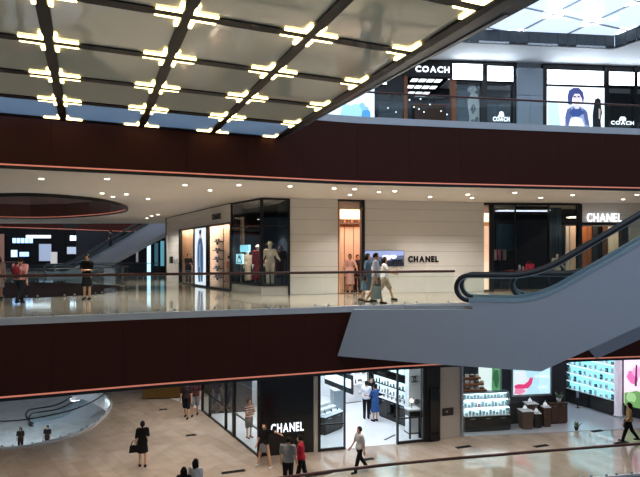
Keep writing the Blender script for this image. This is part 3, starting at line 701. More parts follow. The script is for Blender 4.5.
for k, (q, y) in enumerate(((409.5, 100), (419, 109), (414, 107), (430, 104.5), (424, 112), (441, 111), (447, 114.5), (420.5, 99), (396, 112), (388, 108))):
    o = wroot(W7, 'pin_light', ORD[k] + ' tiny point light of those in the lit-sign shop', 'light', px=q, d=1.6 + .1 * (k % 3), z=W7.z(q, y, 1.6 + .1 * (k % 3)), group='point lights in the lit-sign shop')
    MB().ball((0, 0, 0), .035).build('bulb', 'sign_white', o); MB().tube([(0, 0, .03), (0, 0, 3.8 - o.location.z + ZU)], .004, 4).build('cord', 'black_metal', o)
lamp_panel(W7, 'ceiling light inside the lit-sign shop', W7.t(385, 2), W7.t(510, 2), 1.5, 2.0, 4.3, 4, 'dcebff')
R = wroot(W7, 'poster_lightbox', 'bright blue and white poster at the left end of the upper gallery shops', 'poster', px=350, d=-.02)
wb(W7, R, 322, 374.4, 88, 140, -.02, .1, 'sheet', em('e4f2ff', 1.25))
printed(W7, R, 322, 374.4, 88, 140, -.02, [('8cc4f0', blob(.78, .55, .14, .16, 12, 31, .3)), ('4f9ad8', blob(.85, .45, .1, .14, 12, 32, .3)), ('a8dcf8', blob(.55, .5, .2, .2, 12, 33, .3))], 1.0)
R = wroot(W7, 'window_poster', 'grey-blue picture of a figure in spotted dress in the window right of the entrance', 'poster', px=469, d=.5)
wb(W7, R, 457.5, 481, 84, 140, .5, .55, 'sheet', em('41525f', .35)); printed(W7, R, 457.5, 481, 84, 140, .5, [('8fa0ac', blob(.62, .9, .2, .07, 12, 61)), ('a8b4bc', [(.45, .1), (.9, .1), (.98, .55), (.85, .82), (.6, .86), (.42, .7), (.5, .4)]), ('5c6c78', blob(.66, .55, .1, .08, 10, 62, .3)), ('5c6c78', blob(.8, .35, .09, .07, 10, 63, .3)), ('5c6c78', blob(.62, .3, .08, .06, 10, 64, .3)), ('c4ced4', blob(.2, .25, .16, .08, 10, 65, .3))], .4)
R = wroot(W7, 'window_emblem', 'white emblem and name on the dark window beside the concrete pier', 'sign', px=493, d=.06, z=W7.z(501, 121))
def emblem(R, W, px0, px1, d, ztext, h, body):
    w = W.t(px1, d) - W.t(px0, d)
    letters(body, w, h, 'sign_white', R, depth=.01, bold=.03)
    MB().slabxz([(w * .36, h * 1.15), (w * .62, h * 1.15), (w * .66, h * 1.5), (w * .6, h * 2.1), (w * .42, h * 2.1), (w * .38, h * 1.7)], -.005, .005).build('carriage', 'sign_white', R)
    for q in (.4, .6): MB().slabxz(blob(w * q, h * 1.2, h * .28, h * .28, 10, 1, 0), -.006, .006).build('wheel', 'sign_white', R)
emblem(R, W7, 493.5, 510, .06, 0, .2, 'COACH')
R = wroot(W7, 'pier', 'bluish concrete pier between the two upper shop fronts', 'pier', px=530)
wb(W7, R, 517.4, 543, 68, 95, -.12, .3, 'upper_block', 'concrete'); wb(W7, R, 517.4, 530, 95.4, 140, -.12, .3, 'lower_block', 'concrete'); wb(W7, R, 530.3, 543, 95.4, 140, -.12, .3, 'lower_block', 'concrete')
R = wroot(W7, 'shopfront_frame', 'black framed shop front with the large woman poster on the upper gallery', 'shopfront', px=590)
wb(W7, R, 543.4, 700, 66, 71, .06, .3, 'header', 'black_metal')
wb(W7, R, 543.4, 700, 85, 87, .06, .3, 'transom', 'black_metal')
for a, b_ in ((543.4, 546.8), (604.6, 609), (634.6, 637.4), (664, 668), (696, 700)): wb(W7, R, a, b_, 66, 140, .0, .3, 'post', 'black_metal')
for a, b_ in ((609, 634.6), (637.4, 664), (668, 696)): wb(W7, R, a, b_, 86, 140, .1, .115, 'pane', 'clear_glass')
lightbox(547.4, 603.6, 70.5, 84.6, 'longest white light box, above the woman poster'); lightbox(609.4, 634.2, 72, 85.2, 'white light box right of the woman poster'); lightbox(638, 663.5, 73, 86, 'white light box at the right edge of the upper gallery'); lightbox(668.5, 695.5, 74, 87, 'farthest right white light box of the upper gallery')
R = wroot(W7, 'poster_lightbox', 'large backlit poster of a woman in blue with white bag on the upper gallery', 'poster', px=575, d=-.02)
wb(W7, R, 547, 604.4, 87, 140, -.02, .08, 'sheet', em('eef6ff', 1.25))
f0 = .22
def Q(px, py): return ((px - 547) / 57.4, (140 - py) / 53)
printed(W7, R, 547, 604.4, 87, 140, -.02, [
    ('cfe6fa', [Q(548, 100), Q(558, 104), Q(562, 139), Q(548, 139)]),
    ('9aa4cc', [Q(564, 139), Q(565, 116), Q(567, 109), Q(572, 106), Q(580, 106), Q(586, 110), Q(589, 122), Q(591, 139)]),
    ('5a6494', [Q(565, 118), Q(567, 110), Q(571, 108), Q(571, 126), Q(567, 132)]), ('5a6494', [Q(582, 108), Q(587, 112), Q(589, 126), Q(585, 124)]),
    ('38508e', [Q(569, 113), Q(573, 108), Q(580, 108), Q(584, 113), Q(578, 117), Q(572, 117)]),
    ('e3d6da', [Q(572, 97), Q(574, 93), Q(578, 92), Q(581, 96), Q(579.5, 103), Q(578.5, 109), Q(574.5, 109), Q(573, 103)]),
    ('3e4680', [Q(568, 105), Q(567, 97), Q(568.5, 91), Q(573, 88), Q(578.5, 88), Q(582.5, 92), Q(583.5, 98), Q(582.5, 104), Q(581, 98), Q(579, 94), Q(574, 94), Q(572, 98), Q(571.5, 105)]),
    ('2a3160', [Q(573, 96.5), Q(575.5, 96), Q(575.5, 97.5), Q(573, 97.8)]), ('2a3160', [Q(576.8, 96), Q(579.2, 96.3), Q(579, 97.5), Q(577, 97.4)]),
    ('14141c', [Q(592.5, 139), Q(592, 115), Q(593.5, 104), Q(594.5, 99), Q(597.5, 97.5), Q(600, 99.5), Q(600.5, 106), Q(601.5, 112), Q(600, 120), Q(601.5, 139)]), ('b9a49c', [Q(598, 108), Q(600, 109), Q(599.5, 119), Q(598, 118)]),
    ('ffffff', [Q(567, 129), Q(570, 119), Q(575, 117), Q(581, 119), Q(585, 130), Q(585, 139), Q(567, 139)])], 0.95)
R = wroot(W7, 'window_emblem', 'white emblem and name on the dark window right of the woman poster', 'sign', px=611, d=.06, z=W7.z(625, 124.5))
emblem(R, W7, 611, 634, .06, 0, .17, 'COACH')

# ================================================================== lower gallery, glass shop and black sign wall
R = wroot(W4, 'glass_shopfront', 'tall glass side of the white beauty shop running back from the black wall', 'shopfront'); L4 = W4.len
mul = [0, W4.t(210), W4.t(226), W4.t(234), L4]
for k, q in enumerate(mul): tb_(W4, R, q - (.09 if k == 3 else .035), q + (.09 if k == 3 else .035), 0, 4.3, -.06, .06, 'mullion', 'black_metal')
for a, b_ in zip(mul, mul[1:]):
    tb_(W4, R, a + .035, b_ - .035, .06, 1.0, -.006, .006, 'pane', 'clear_glass'); tb_(W4, R, a + .035, b_ - .035, 1.05, 4.3, -.006, .006, 'pane', 'clear_glass')
tb_(W4, R, 0, L4, 1.0, 1.05, -.03, .03, 'transom', 'black_metal'); tb_(W4, R, 0, L4, 0, .06, -.04, .04, 'bottom_bar', 'black_metal')
tA, tB, tC, tD, tE = 0, W5.t(313.6), W5.t(319), W5.t(344.5), W5.t(397.5)
tF = W5.len
R = wroot(W5, 'wall_sign', 'tall black stone wall carrying the white lit name beside the white shop', kind='structure')
n = 3
for k in range(n): tb_(W5, R, tB * k / n + .004, tB * (k + 1) / n - .004, 0, 4.3, 0, .2, 'panel', 'black_stone')
tb_(W5, R, tB, tC - .06, 0, 4.3, -.05, .25, 'pilaster', 'grey_wall')
R = wroot(W5, 'shop_sign', 'white lit name letters on the black wall of the lower gallery', 'sign', px=271, d=-.04, z=W5.z(287, 431.6))
letters('CHANEL', W5.t(303.5) - W5.t(271), .34, 'sign_white', R, bold=.012, gap=.16)
R = wroot(W5, 'glass_shopfront', 'black framed glass front of the bright white beauty shop', 'shopfront', t=tC)
for a, b_ in ((tC - .06, tC + .05), (tD - .03, tD + .03), (tE - .03, tE + .03), (tF - .06, tF + .06)): tb_(W5, R, a, b_, 0, 4.3, -.06, .06, 'post', 'black_metal')
for a, b_ in ((tC, tD), (tE, tF)):
    tb_(W5, R, a, b_, 0, .1, -.04, .04, 'bottom_bar', 'black_metal'); tb_(W5, R, a, b_, 1.0, 1.05, -.03, .03, 'transom', 'black_metal')
    tb_(W5, R, a + .05, b_ - .03, .1, 1.0, -.006, .006, 'pane', 'clear_glass'); tb_(W5, R, a + .05, b_ - .03, 1.05, 4.3, -.006, .006, 'pane', 'clear_glass')
R = wroot(W5b, 'wall_pilaster', 'black pillar and pale grey panel wall between the two lower shops', kind='structure'); LB = W5b.len
tp = W5b.t(439)
tb_(W5b, R, .07, tp, 0, 4.3, -.1, .4, 'pillar', 'black_metal'); tb_(W5b, R, .2, tp - .1, 0, 2.2, -.16, -.1, 'pillar_panel', 'black_gloss')
for a, b_ in ((0, 1.1), (1.1, 2.4), (2.4, 4.3)): tb_(W5b, R, tp + .01, LB - .1, a + .005, b_ - .005, .05, .2, 'panel', 'grey_wall')
tb_(W5b, R, LB - .09, LB, 0, 4.3, -.03, .2, 'edge_post', 'steel_light')
R = wroot(W5b, 'wall_hatch', 'small dark square hatch on the pale grey panel wall', 'hatch', px=447, d=.02, z=W5b.z(447, 415))
wb(W5b, R, 442.3, 453.5, 408, 415.6, .03, .05, 'hatch_door', mat('hatch_brown', '2e2823', .5)); wb(W5b, R, 446, 448, 411, 412.6, .02, .03, 'handle', 'steel_light')

# white shop interior
R = struct('floor_white_shop', 'white glossy floor of the beauty shop')
pts = [W4.p(0, .03), W4.p(L4, .03), W5.p(.05, .22), W5.p(tC, .02), W5.p(tF, .02), W5.p(tF + 1.5, 8), W5.p(-3.4, 10)]
MB().prism([q.xy for q in pts], ZL, ZL + .012).build('floor_surface', 'shop_white_floor', R)
shopwall(W5, 'wall_white_back', 'white back wall of the beauty shop', .6, tF + 1.5, 8.0, 8.1, 4.3, 'white_gloss')
shopwall(W5, 'wall_dark_back', 'dark back wall behind the glass side of the beauty shop', -1.35, .6, 6.2, 6.3, 4.3, 'dark_wall')
for k, (a, b_, c, e, s) in enumerate(((tC + .2, tF - .2, .4, 1.3, 9), (tC + .2, tF + .5, 2.8, 3.7, 9), (tC, tF + .5, 5.4, 6.3, 8), (-.3, .8, .9, 2.0, 13), (-.9, .6, 3.4, 4.6, 13))):
    lamp_panel(W5, ('front', 'middle', 'rear', 'left front', 'left rear')[k] + ' ceiling light panel of the white beauty shop', a, b_, c, e, 4.2, s, 'eef4ff')
shopwall(W5, 'wall_partition', 'white partition behind the black sign wall', tB + .1, tB + .2, .3, 2.6, 4.3, 'white_gloss')
R = wroot(W5, 'poster_lightbox', 'cyan backlit picture on the left wall of the white beauty shop', 'poster', t=tB + .25, d=1.2, z=1.3)
tb_(W5, R, tB + .21, tB + .26, 1.3, 3.6, .9, 2.5, 'sheet', em('8fd4ee', 1.0)); tb_(W5, R, tB + .2, tB + .28, 1.24, 1.3, .86, 2.54, 'frame', 'black_metal')
tb_(W5, R, tB + .262, tB + .27, 1.7, 2.4, 1.2, 1.8, 'print', em('2f6f9a', .8)); tb_(W5, R, tB + .262, tB + .27, 2.5, 3.3, 1.5, 2.2, 'print', em('d6f2fb', 1.0))
def counter(a, b_, depth, h, label, top='white_gloss', body='black_gloss', tilt=0.0, bottles=0, group=None):
    """sales counter whose front foot runs from ground point a to b"""
    W = Fr(a.xy, b_.xy, ZL); R = wroot(W, 'sales_counter', label, 'counter')
    tb_(W, R, 0, W.len, .06, h - .04, 0, depth, 'cabinet', body); tb_(W, R, .03, W.len - .03, 0, .06, .04, depth - .04, 'plinth', 'near_black')
    tb_(W, R, -.02, W.len + .02, h - .04, h, -.02, depth + .02, 'counter_top', top)
    n = max(2, round(W.len / .7))
    for k in range(n): tb_(W, R, W.len * k / n + .01, W.len * (k + 1) / n - .01, .1, h - .07, -.015, 0, 'drawer', body); tb_(W, R, W.len * (k + .35) / n, W.len * (k + .65) / n, h - .14, h - .12, -.03, -.015, 'handle', 'steel_light', list(R.children)[-1])
    for k in range(bottles):
        o = wroot(W, 'tester_bottle', ORD[k] + ' small dark tester along ' + group, 'bottle', t=.12 + (W.len - .24) * (k + .5) / bottles, d=.15 + .22 * (k % 2), z=h, group='testers on ' + group)
        hh = .12 + .06 * ((k * 7) % 3); MB().lathe([(.03, 0), (.03, hh * .6), (.012, hh * .7), (.012, hh)], n=8).build('bottle_body', ('black_gloss', 'rubber_black')[k % 2], o); MB().lathe([(.016, hh), (.016, hh + .03)], n=8).build('cap', 'steel_light', o)
    return W
counter(FL(325, 436, ZL), FL(343, 428.6, ZL), .9, .8, 'black sales counter with stepped white top just inside the left shop glass', bottles=5, group='the counter by the left shop glass')
for k in range(3):
    W = Fr(FL(325, 436, ZL).xy, FL(343, 428.6, ZL).xy, ZL); o = wroot(W, 'display_tray', ('front', 'middle', 'rear')[k] + ' white stepped tray on the counter by the left shop glass', 'tray', d=.1 + .28 * k, z=.8 + .0)
    tb_(W, o, .03, W.len - .03, .8 + .1 * k, .86 + .12 * k, .08 + .28 * k, .3 + .28 * k, 'tray_plate', 'white_gloss'); tb_(W, o, .1, W.len - .1, .8, .8 + .1 * k + .01, .14 + .28 * k, .2 + .28 * k, 'riser', 'white_gloss')
counter(FL(334, 412, ZL), FL(345.5, 411, ZL), .6, 1.05, 'grey reception desk in the middle of the white beauty shop', body='steel_light')
counter(FL(347, 404, ZL), FL(362, 402, ZL), .6, .95, 'white counter at the rear of the white beauty shop', body='white_gloss', bottles=6, group='the rear white counter')
WR = counter(FL(379, 416.2, ZL), FL(406.5, 427.6, ZL), .55, .95, 'long black counter with testers along the right wall of the white shop', bottles=12, group='the long black counter')
WRb = Fr(WR.p(-1.2, .6).xy, WR.p(WR.len + .1, .6).xy, ZL)
R = wroot(WRb, 'wall_display', 'black display wall behind the long black counter', kind='structure'); tb_(WRb, R, 0, WRb.len, 0, 4.3, .02, .12, 'wall_surface', 'black_gloss')
for k, (a, b_) in enumerate(((.15, 1.25), (1.35, 2.3), (2.4, WRb.len - .1))):
    if b_ - a < .2: continue
    o = wroot(WRb, 'poster_lightbox', ('first', 'second', 'third')[k] + ' cyan picture panel from the rear above the long black counter', 'poster', t=a, d=-.04, z=2.1)
    tb_(WRb, o, a, b_, 2.1, 3.7, -.03, .02, 'sheet', em('bfeef6', 1.2)); tb_(WRb, o, a + .15, a + .55, 2.4, 3.0, -.04, -.03, 'print', em('5fb8cc', .9)); tb_(WRb, o, a + .6, b_ - .08, 2.9, 3.4, -.04, -.03, 'print', em('f2ffff', 1.2)); tb_(WRb, o, a - .03, b_ + .03, 2.04, 2.1, -.05, .02, 'frame', 'black_metal')
o = wroot(WRb, 'tester_rack', 'slanted lit rack of dark testers on the display wall', 'rack', z=1.1); tb_(WRb, o, .1, WRb.len - .1, 1.05, 1.75, -.12, .02, 'back_panel', em('d8eef4', .8)); tb_(WRb, o, .1, WRb.len - .1, 1.0, 1.05, -.3, .02, 'board', 'white_gloss'); tb_(WRb, o, .1, WRb.len - .1, 1.4, 1.43, -.22, .02, 'board', 'black_metal'); tb_(WRb, o, .1, WRb.len - .1, 1.75, 1.98, -.14, .02, 'header', 'black_gloss')
for k in range(14):
    for z in (1.05, 1.43):
        q = wroot(WRb, 'lipstick', ORD[k] + ' thin dark tester from the rear, %s row of the slanted rack' % ('lower' if z < 1.2 else 'upper'), 'cosmetics', t=.2 + (WRb.len - .4) * k / 13, d=-.17, z=z, group='testers in the slanted rack')
        MB().box(-.03, .03, -.02, .02, 0, .1 + .06 * (k % 3)).build('case', 'rubber_black', q); MB().box(-.02, .02, -.015, .015, .1 + .06 * (k % 3), .14 + .06 * (k % 3)).build('cap', 'steel_light', q)
R = wroot(W5, 'column_white', 'white column with black interlaced emblem inside the right shop glass', 'column', px=415, d=1.0)
wb(W5, R, 409, 421, 350, 436, 1.0, 1.4, 'shaft', 'white_gloss'); wb(W5, R, 408.6, 421.4, 433, 437, .96, 1.44, 'plinth', 'black_metal')
tm, zm = W5.t(414.5, 1.0) - OFF[R.name][0], W5.z(414.5, 379, 1.0)
for s in (-1, 1): MB().tube([(tm + s * .07 - s * .13 * math.cos(a) * 1.0, -.012, zm + .13 * math.sin(a)) for a in np.linspace(-2.25, 2.25, 14)], .022, 6, True).build('emblem', 'sign_black', R)
o = wroot(W5, 'side_table', 'small black console with white top inside the right shop glass', 'table', px=415, d=.4)
wb(W5, o, 409, 421, 409.5, 411, .4, .9, 'table_top', 'white_gloss'); wb(W5, o, 409.6, 411, 411, 440, .42, .5, 'leg', 'black_metal'); wb(W5, o, 419, 420.4, 411, 440, .42, .5, 'leg', 'black_metal'); wb(W5, o, 409.6, 420.4, 412, 417, .42, .88, 'drawer', 'black_gloss')
zt = W5.z(415, 409.5, .6)
o = wroot(W5, 'table_lamp', 'small glowing lamp on the black console by the white column', 'lamp', px=411.5, d=.6, z=zt); MB().lathe([(.06, 0), (.06, .02), (.012, .03), (.012, .3)]).build('base', 'black_metal', o); MB().ball((0, 0, .38), .08).build('lamp_shade', em('ffe9b8', 3), o, True)
o = wroot(W5, 'makeup_mirror', 'round mirror on the black console by the white column', 'mirror', px=417, d=.6, z=zt); MB().lathe([(.07, 0), (.07, .015), (.012, .02), (.012, .2)]).build('base', 'white_gloss', o); MB().slabxz(blob(0, .32, .13, .13, 20, 1, 0), -.012, .012).build('mirror_plate', 'steel_light', o)
o = thing('floor_mat', 'thin dark strip lying on the white shop floor near the doorway', 'floor strip', FL(391, 440, ZL) + Vector((0, .3, .012)), .9); MB().box(-.4, .4, -.04, .04, 0, .012).build('strip', 'rubber_black', o); MB().box(-.41, -.39, -.05, .05, 0, .016).build('end_cap', 'black_metal', o)
R = wroot(W5, 'back_display', 'white lit shelf unit at the rear wall of the white beauty shop', 'shelf unit', px=356, d=7.6)
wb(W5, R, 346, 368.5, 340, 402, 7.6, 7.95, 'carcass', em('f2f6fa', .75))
for y in (374, 382, 390): wb(W5, R, 346, 368.5, y, y + .8, 7.4, 7.6, 'board', 'white_gloss')
for k, (q, y) in enumerate(((349, 374), (357, 374), (364, 374), (351, 382), (360, 382), (355, 390), (365, 390))):
    o = wroot(W5, 'product_box', ORD[k] + ' small dark product on the rear white shelf unit, counting from the top', 'box', px=q, d=7.5, z=W5.z(q, y, 7.5), group='products on the rear white shelf unit'); MB().box(-.1, .1, -.05, .05, 0, .14).build('carton', ('dark_wall', 'black_gloss')[k % 2], o); MB().box(-.09, .09, -.06, -.05, .03, .08).build('label_strip', 'white_gloss', o)
shopwall(W5, 'wall_black_fin', 'black fin wall beside the long counter display', W5.t(369, 5), W5.t(374.5, 5), 5.0, 5.3, 4.3, 'black_gloss')
o = wroot(W4, 'sales_counter', 'dark counter run behind the glass side of the beauty shop', 'counter', t=1.0, d=3.2)
for k in range(3): tb_(W4, o, .3 + 1.3 * k, 1.55 + 1.3 * k, .05, 1.0, 3.2, 3.8, 'cabinet', 'dark_wall')
tb_(W4, o, .25, 4.2, 1.0, 1.06, 3.15, 3.85, 'counter_top', 'black_gloss')
for k in range(4):
    q = wroot(W4, 'cosmetics_display', ORD[k] + ' white cosmetics stand from the rear on the dark counter', 'display stand', t=.7 + .9 * k, d=3.5, z=1.06, group='stands on the dark counter'); MB().prism(blob(0, 0, .16, .12, 8, k, .15), 0, .12).build('base', 'white_gloss', q); MB().box(-.13, .13, .02, .06, .12, .5).build('card', em('dff2f6', .8), q)
o = wroot(W4, 'picture_panel', 'wide white script picture above the dark counter behind the glass side', 'panel', px=246, d=4.5, z=1.9)
tb_(W4, o, 4.2, 6.6, 1.7, 2.5, 4.5, 4.56, 'panel_face', 'dark_wall'); tb_(W4, o, 4.3, 6.5, 1.95, 2.3, 4.46, 4.5, 'light_strip', em('e8f4f6', 1.0))

# ================================================================== lower gallery, right perfume shop
R = struct('floor_perfume_shop', 'pale grey floor of the perfume shop'); MB().prism([W6.p(0, .02).xy, W6.p(14, .02).xy, W6.p(14, 9).xy, W6.p(0, 9).xy], ZL, ZL + .012).build('floor_surface', mat('shop_grey_floor', 'b8bcc4', .2, var=.05), R)
WD = Fr(FL(464, 427, ZL).xy, FL(566, 421.5, ZL).xy, ZL)          # dark back wall
R = wroot(WD, 'wall_dark', 'dark grey back wall of the perfume shop', kind='structure')
n = 5
for k in range(n): tb_(WD, R, -.6 + (WD.len + .6) * k / n + .004, -.6 + (WD.len + .6) * (k + 1) / n - .004, 0, 4.3, .02, .15, 'panel', mat('charcoal_panel', '2b3038', .4))
WS = Fr(FL(566, 402, ZL).xy, FL(613.5, 416.3, ZL).xy, ZL)
R = wroot(WS, 'wall_shelf_side', 'dark wall behind the long lit shelves', kind='structure'); tb_(WS, R, -.1, WS.len, 0, 4.3, .32, .45, 'wall_surface', 'dark_wall')
for k, (a, b_, c, e, s) in enumerate(((.4, 3.0, .5, 1.2, 4), (4.0, 7.5, .6, 1.4, 4), (4.5, 8.5, 3.0, 3.8, 4))): lamp_panel(W6, ('left', 'right front', 'right rear')[k] + ' ceiling light panel of the perfume shop', a, b_, c, e, 4.2, s, 'eef2ff')
R = wroot(W6, 'shop_glass', 'frameless glass front of the perfume shop', 'shopfront')
for a, b_ in ((0, 1.7), (1.72, 3.4)): tb_(W6, R, a, b_, .0, 4.3, -.006, .006, 'pane', 'clear_glass')
WC = Fr(FL(465, 432.8, ZL).xy, FL(510.8, 430.2, ZL).xy, ZL)
R = wroot(WC, 'display_cabinet', 'lit glass cabinet with three shelves of white cosmetics on black base', 'cabinet')
tb_(WC, R, 0, WC.len, .05, .66, 0, .5, 'base_cabinet', 'black_gloss'); tb_(WC, R, .03, WC.len - .03, 0, .05, .04, .46, 'plinth', 'near_black')
n = 3
for k in range(n): tb_(WC, R, WC.len * k / n + .01, WC.len * (k + 1) / n - .01, .1, .62, -.015, 0, 'drawer', 'black_gloss'); tb_(WC, R, WC.len * (k + .35) / n, WC.len * (k + .65) / n, .56, .58, -.03, -.015, 'handle', 'steel_light', list(R.children)[-1])
tb_(WC, R, 0, WC.len, .66, 1.62, .46, .5, 'back_panel', em('cfeef6', .9)); tb_(WC, R, 0, .02, .66, 1.62, .05, .46, 'side_panel', 'clear_glass'); tb_(WC, R, WC.len - .02, WC.len, .66, 1.62, .05, .46, 'side_panel', 'clear_glass')
for k, z in enumerate((.66, 1.0, 1.33)): tb_(WC, R, .02, WC.len - .02, z, z + .03, .02 + .1 * k, .46, 'board', 'white_gloss')
tb_(WC, R, -.02, WC.len + .02, 1.6, 1.66, .2, .52, 'top_board', 'steel_light')
for k, z in enumerate((.99, 1.32, 1.59)): tb_(WC, R, .04, WC.len - .04, z - .015, z, .06 + .1 * k, .1 + .1 * k, 'shelf_fill_light', em('e8f8ff', 6))  # light strips added under the boards to brighten the pack fronts
for k, z in enumerate((.69, 1.03, 1.36)):
    for j in range(13):
        q = wroot(WC, 'cosmetics_box', ORD[j] + ' pack from the left on the %s shelf of the lit glass cabinet' % ('lowest', 'middle', 'top')[k] if not (k == 1 and j == 4) else 'single pink pack among the white ones in the lit cabinet', 'cosmetics', t=.12 + (WC.len - .24) * j / 12, d=.1 + .1 * k, z=z, group='packs in the lit glass cabinet' if not (k == 1 and j == 4) else None)
        hh = .13 + .05 * ((j * 5 + k) % 3)
        MB().box(-.05, .05, -.03, .03, 0, hh).build('carton', mat('pack_pink', 'd85a90', .5) if (k == 1 and j == 4) else mat('pack_white', 'e6eef2', .4), q); MB().box(-.04, .04, -.034, -.03, hh * .3, hh * .6).build('label_strip', mat('pack_label', 'b4d4e0', .4), q)
R = wroot(WD, 'stepped_shelf', 'brown stepped shelves with white boxes above the lit glass cabinet', 'shelf', px=474, d=-.4, z=1.75)
for k in range(3):
    wb(WD, R, 464.5, 487 - 3 * k, 390 - 6.2 * k, 392 - 6.2 * k, -.45 + .12 * k, .0, 'board', 'wood_orange')
    for j in range(4 - (k > 1)):
        px = 467 + 5 * j; q = wroot(WD, 'boxed_item', ORD[j] + ' small box from the left on the %s brown step' % ('lowest', 'middle', 'top')[k], 'box', px=px, d=-.25 + .1 * k, z=WD.z(px, 390 - 6.2 * k, -.25 + .1 * k), group='boxes on the brown stepped shelves')
        MB().box(-.08, .08, -.05, .05, 0, .12).build('carton', ('white_gloss', 'wood_brown')[(j + k) % 3 == 0], q); MB().box(-.082, .082, -.052, .052, .12, .15).build('lid', 'cream_wall', q)
wb(WD, R, 464, 490, 392, 393.4, -.5, 0, 'base_board', 'black_gloss')
R = wroot(WD, 'poster_lightbox', 'green and white backlit poster behind the stepped shelves', 'poster', px=486, d=-.05, z=1.7)
wb(WD, R, 479, 500.5, 350, 391, -.05, .0, 'sheet', em('e4f2ee', .9)); printed(WD, R, 479, 500.5, 350, 391, -.05, [('5f9a68', [(.58, 0), (1, 0), (1, 1), (.62, 1)]), ('3a6a48', blob(.8, .3, .14, .22, 12, 41, .3)), ('8fc49a', blob(.82, .65, .12, .16, 12, 42, .3))], .7)
wb(WD, R, 500.5, 502, 350, 391.6, -.07, .0, 'frame', 'steel_light')
R = wroot(WD, 'poster_lightbox', 'large framed screen with pink flower and pale blue field on the dark wall', 'screen', px=531, d=-.06, z=1.4)
wb(WD, R, 511.6, 552, 340, 396, -.06, .0, 'frame', 'steel_light'); wb(WD, R, 513.4, 550.2, 342, 394.2, -.07, -.06, 'sheet', em('b8e0ee', 1.0))
def Q2(px, py): return ((px - 513.4) / 36.8, (394.2 - py) / 52.2)
printed(WD, R, 513.4, 550.2, 342, 394.2, -.07, [('e6eef2', [Q2(513.5, 371), Q2(524, 369), Q2(528, 380), Q2(526, 394), Q2(513.5, 394)]), ('e23a78', [Q2(514, 385), Q2(518, 383.5), Q2(524, 384), Q2(528, 381), Q2(530, 377.5), Q2(533, 377.5), Q2(531.5, 384), Q2(528, 388), Q2(521, 388.5), Q2(516, 390)]), ('f08ab0', [Q2(515, 388), Q2(522, 388), Q2(526, 391), Q2(520, 394), Q2(514, 393)]), ('e8f4f8', [Q2(535, 376), Q2(548, 376), Q2(548, 377.2), Q2(535, 377.2)]), ('e8f4f8', [Q2(538, 387), Q2(546, 387), Q2(546, 388), Q2(538, 388)])], .95)
def pedestal(px, py, w, h, label, m='wood_brown', taper=.8):
    p = FL(px, py, ZL) + Vector((0, 0, .012)); o = thing('pedestal', label, 'pedestal', p, .1)
    a, b_ = w / 2 * taper, w / 2
    MB().add([(-a, -a, 0), (a, -a, 0), (a, a, 0), (-a, a, 0), (-b_, -b_, h), (b_, -b_, h), (b_, b_, h), (-b_, b_, h)], [(0, 3, 2, 1), (4, 5, 6, 7), (0, 1, 5, 4), (1, 2, 6, 5), (2, 3, 7, 6), (3, 0, 4, 7)]).build('body', m, o)
    MB().box(-b_ - .01, b_ + .01, -b_ - .01, b_ + .01, h, h + .03).build('top', 'white_gloss', o)
    return p + Vector((0, 0, h + .03))
def gift(p, label, k=0):
    o = thing('gift_item', label, 'display item', p, .3)
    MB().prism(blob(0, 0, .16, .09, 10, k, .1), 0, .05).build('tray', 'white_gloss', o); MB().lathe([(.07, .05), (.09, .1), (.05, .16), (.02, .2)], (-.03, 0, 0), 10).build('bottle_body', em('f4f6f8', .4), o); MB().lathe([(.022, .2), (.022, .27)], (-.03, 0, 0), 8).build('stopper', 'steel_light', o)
gift(pedestal(525.5, 428.3, .52, .78, 'broad tapered brown pedestal with white top, frontmost of the perfume shop'), 'white flask on the broad frontmost pedestal', 1)
gift(pedestal(530.5, 425.8, .5, 1.0, 'taller brown pedestal right behind the broad frontmost one'), 'white flask on the taller pedestal behind the front one', 2)
gift(pedestal(536.8, 427.4, .3, .62, 'small black pedestal between the brown ones', 'black_gloss', 1), 'small pale figure on the black pedestal', 3)
gift(pedestal(545.8, 426.3, .32, .85, 'slim tall brown pedestal beside the wide wooden counter', 'wood_brown', .95), 'white flask on the slim tall pedestal', 4)
counter(FL(551, 424.6, ZL), FL(567.5, 423.6, ZL), .26, .95, 'wide brown wooden counter carrying a leafy plant in the perfume shop', 'wood_brown', 'wood_brown')
def plant(p, label, s=1.0, pot='white_gloss'):
    o = thing('potted_plant', label, 'plant', p); r = random.Random(int(p.x * 10))
    MB().lathe([(.07 * s, 0), (.1 * s, .12 * s), (.11 * s, .16 * s), (.09 * s, .16 * s)], n=12).build('pot', pot, o, True)
    for k in range(14):
        a = r.uniform(0, 6.28); l = s * r.uniform(.18, .38); t = r.uniform(.3, 1.2); c = Vector((math.cos(a) * math.sin(t), math.sin(a) * math.sin(t), math.cos(t))); b0 = Vector((0, 0, .14 * s)); q = b0 + c * l; n = Vector((-math.sin(a), math.cos(a), 0)) * .05 * s
        MB().add([b0, b0 + c * l * .5 + n + Vector((0, 0, .02)), q, b0 + c * l * .5 - n + Vector((0, 0, .02)), b0 + c * l * .5 - Vector((0, 0, .012))], [(0, 1, 2, 3), (0, 4, 1), (0, 3, 4), (1, 4, 2), (2, 4, 3)]).build('leaf', mat('leaf_green', '6f8a6a', .5, var=.3), o)
plant(FL(560, 424, ZL) + Vector((0, .13, .962)), 'pale leafy plant on the wide brown wooden counter', 1.1)
plant(FL(577, 430.5, ZL) + Vector((0, .05, .012)), 'small dark plant in a pot on the floor of the perfume shop', .9, 'dark_wall')
R = wroot(WS, 'shelf_unit', 'long wall unit of five blue lit shelves over black drawers', 'shelf unit', d=.02)
LS = WS.len; tb_(WS, R, 0, LS, .05, .72, 0, .3, 'base_cabinet', 'black_gloss'); tb_(WS, R, 0, LS, .72, 3.3, .27, .3, 'back_panel', em('8fdbe8', 1.1)); tb_(WS, R, -.03, 0, 0, 3.3, 0, .3, 'side_panel', 'black_gloss')
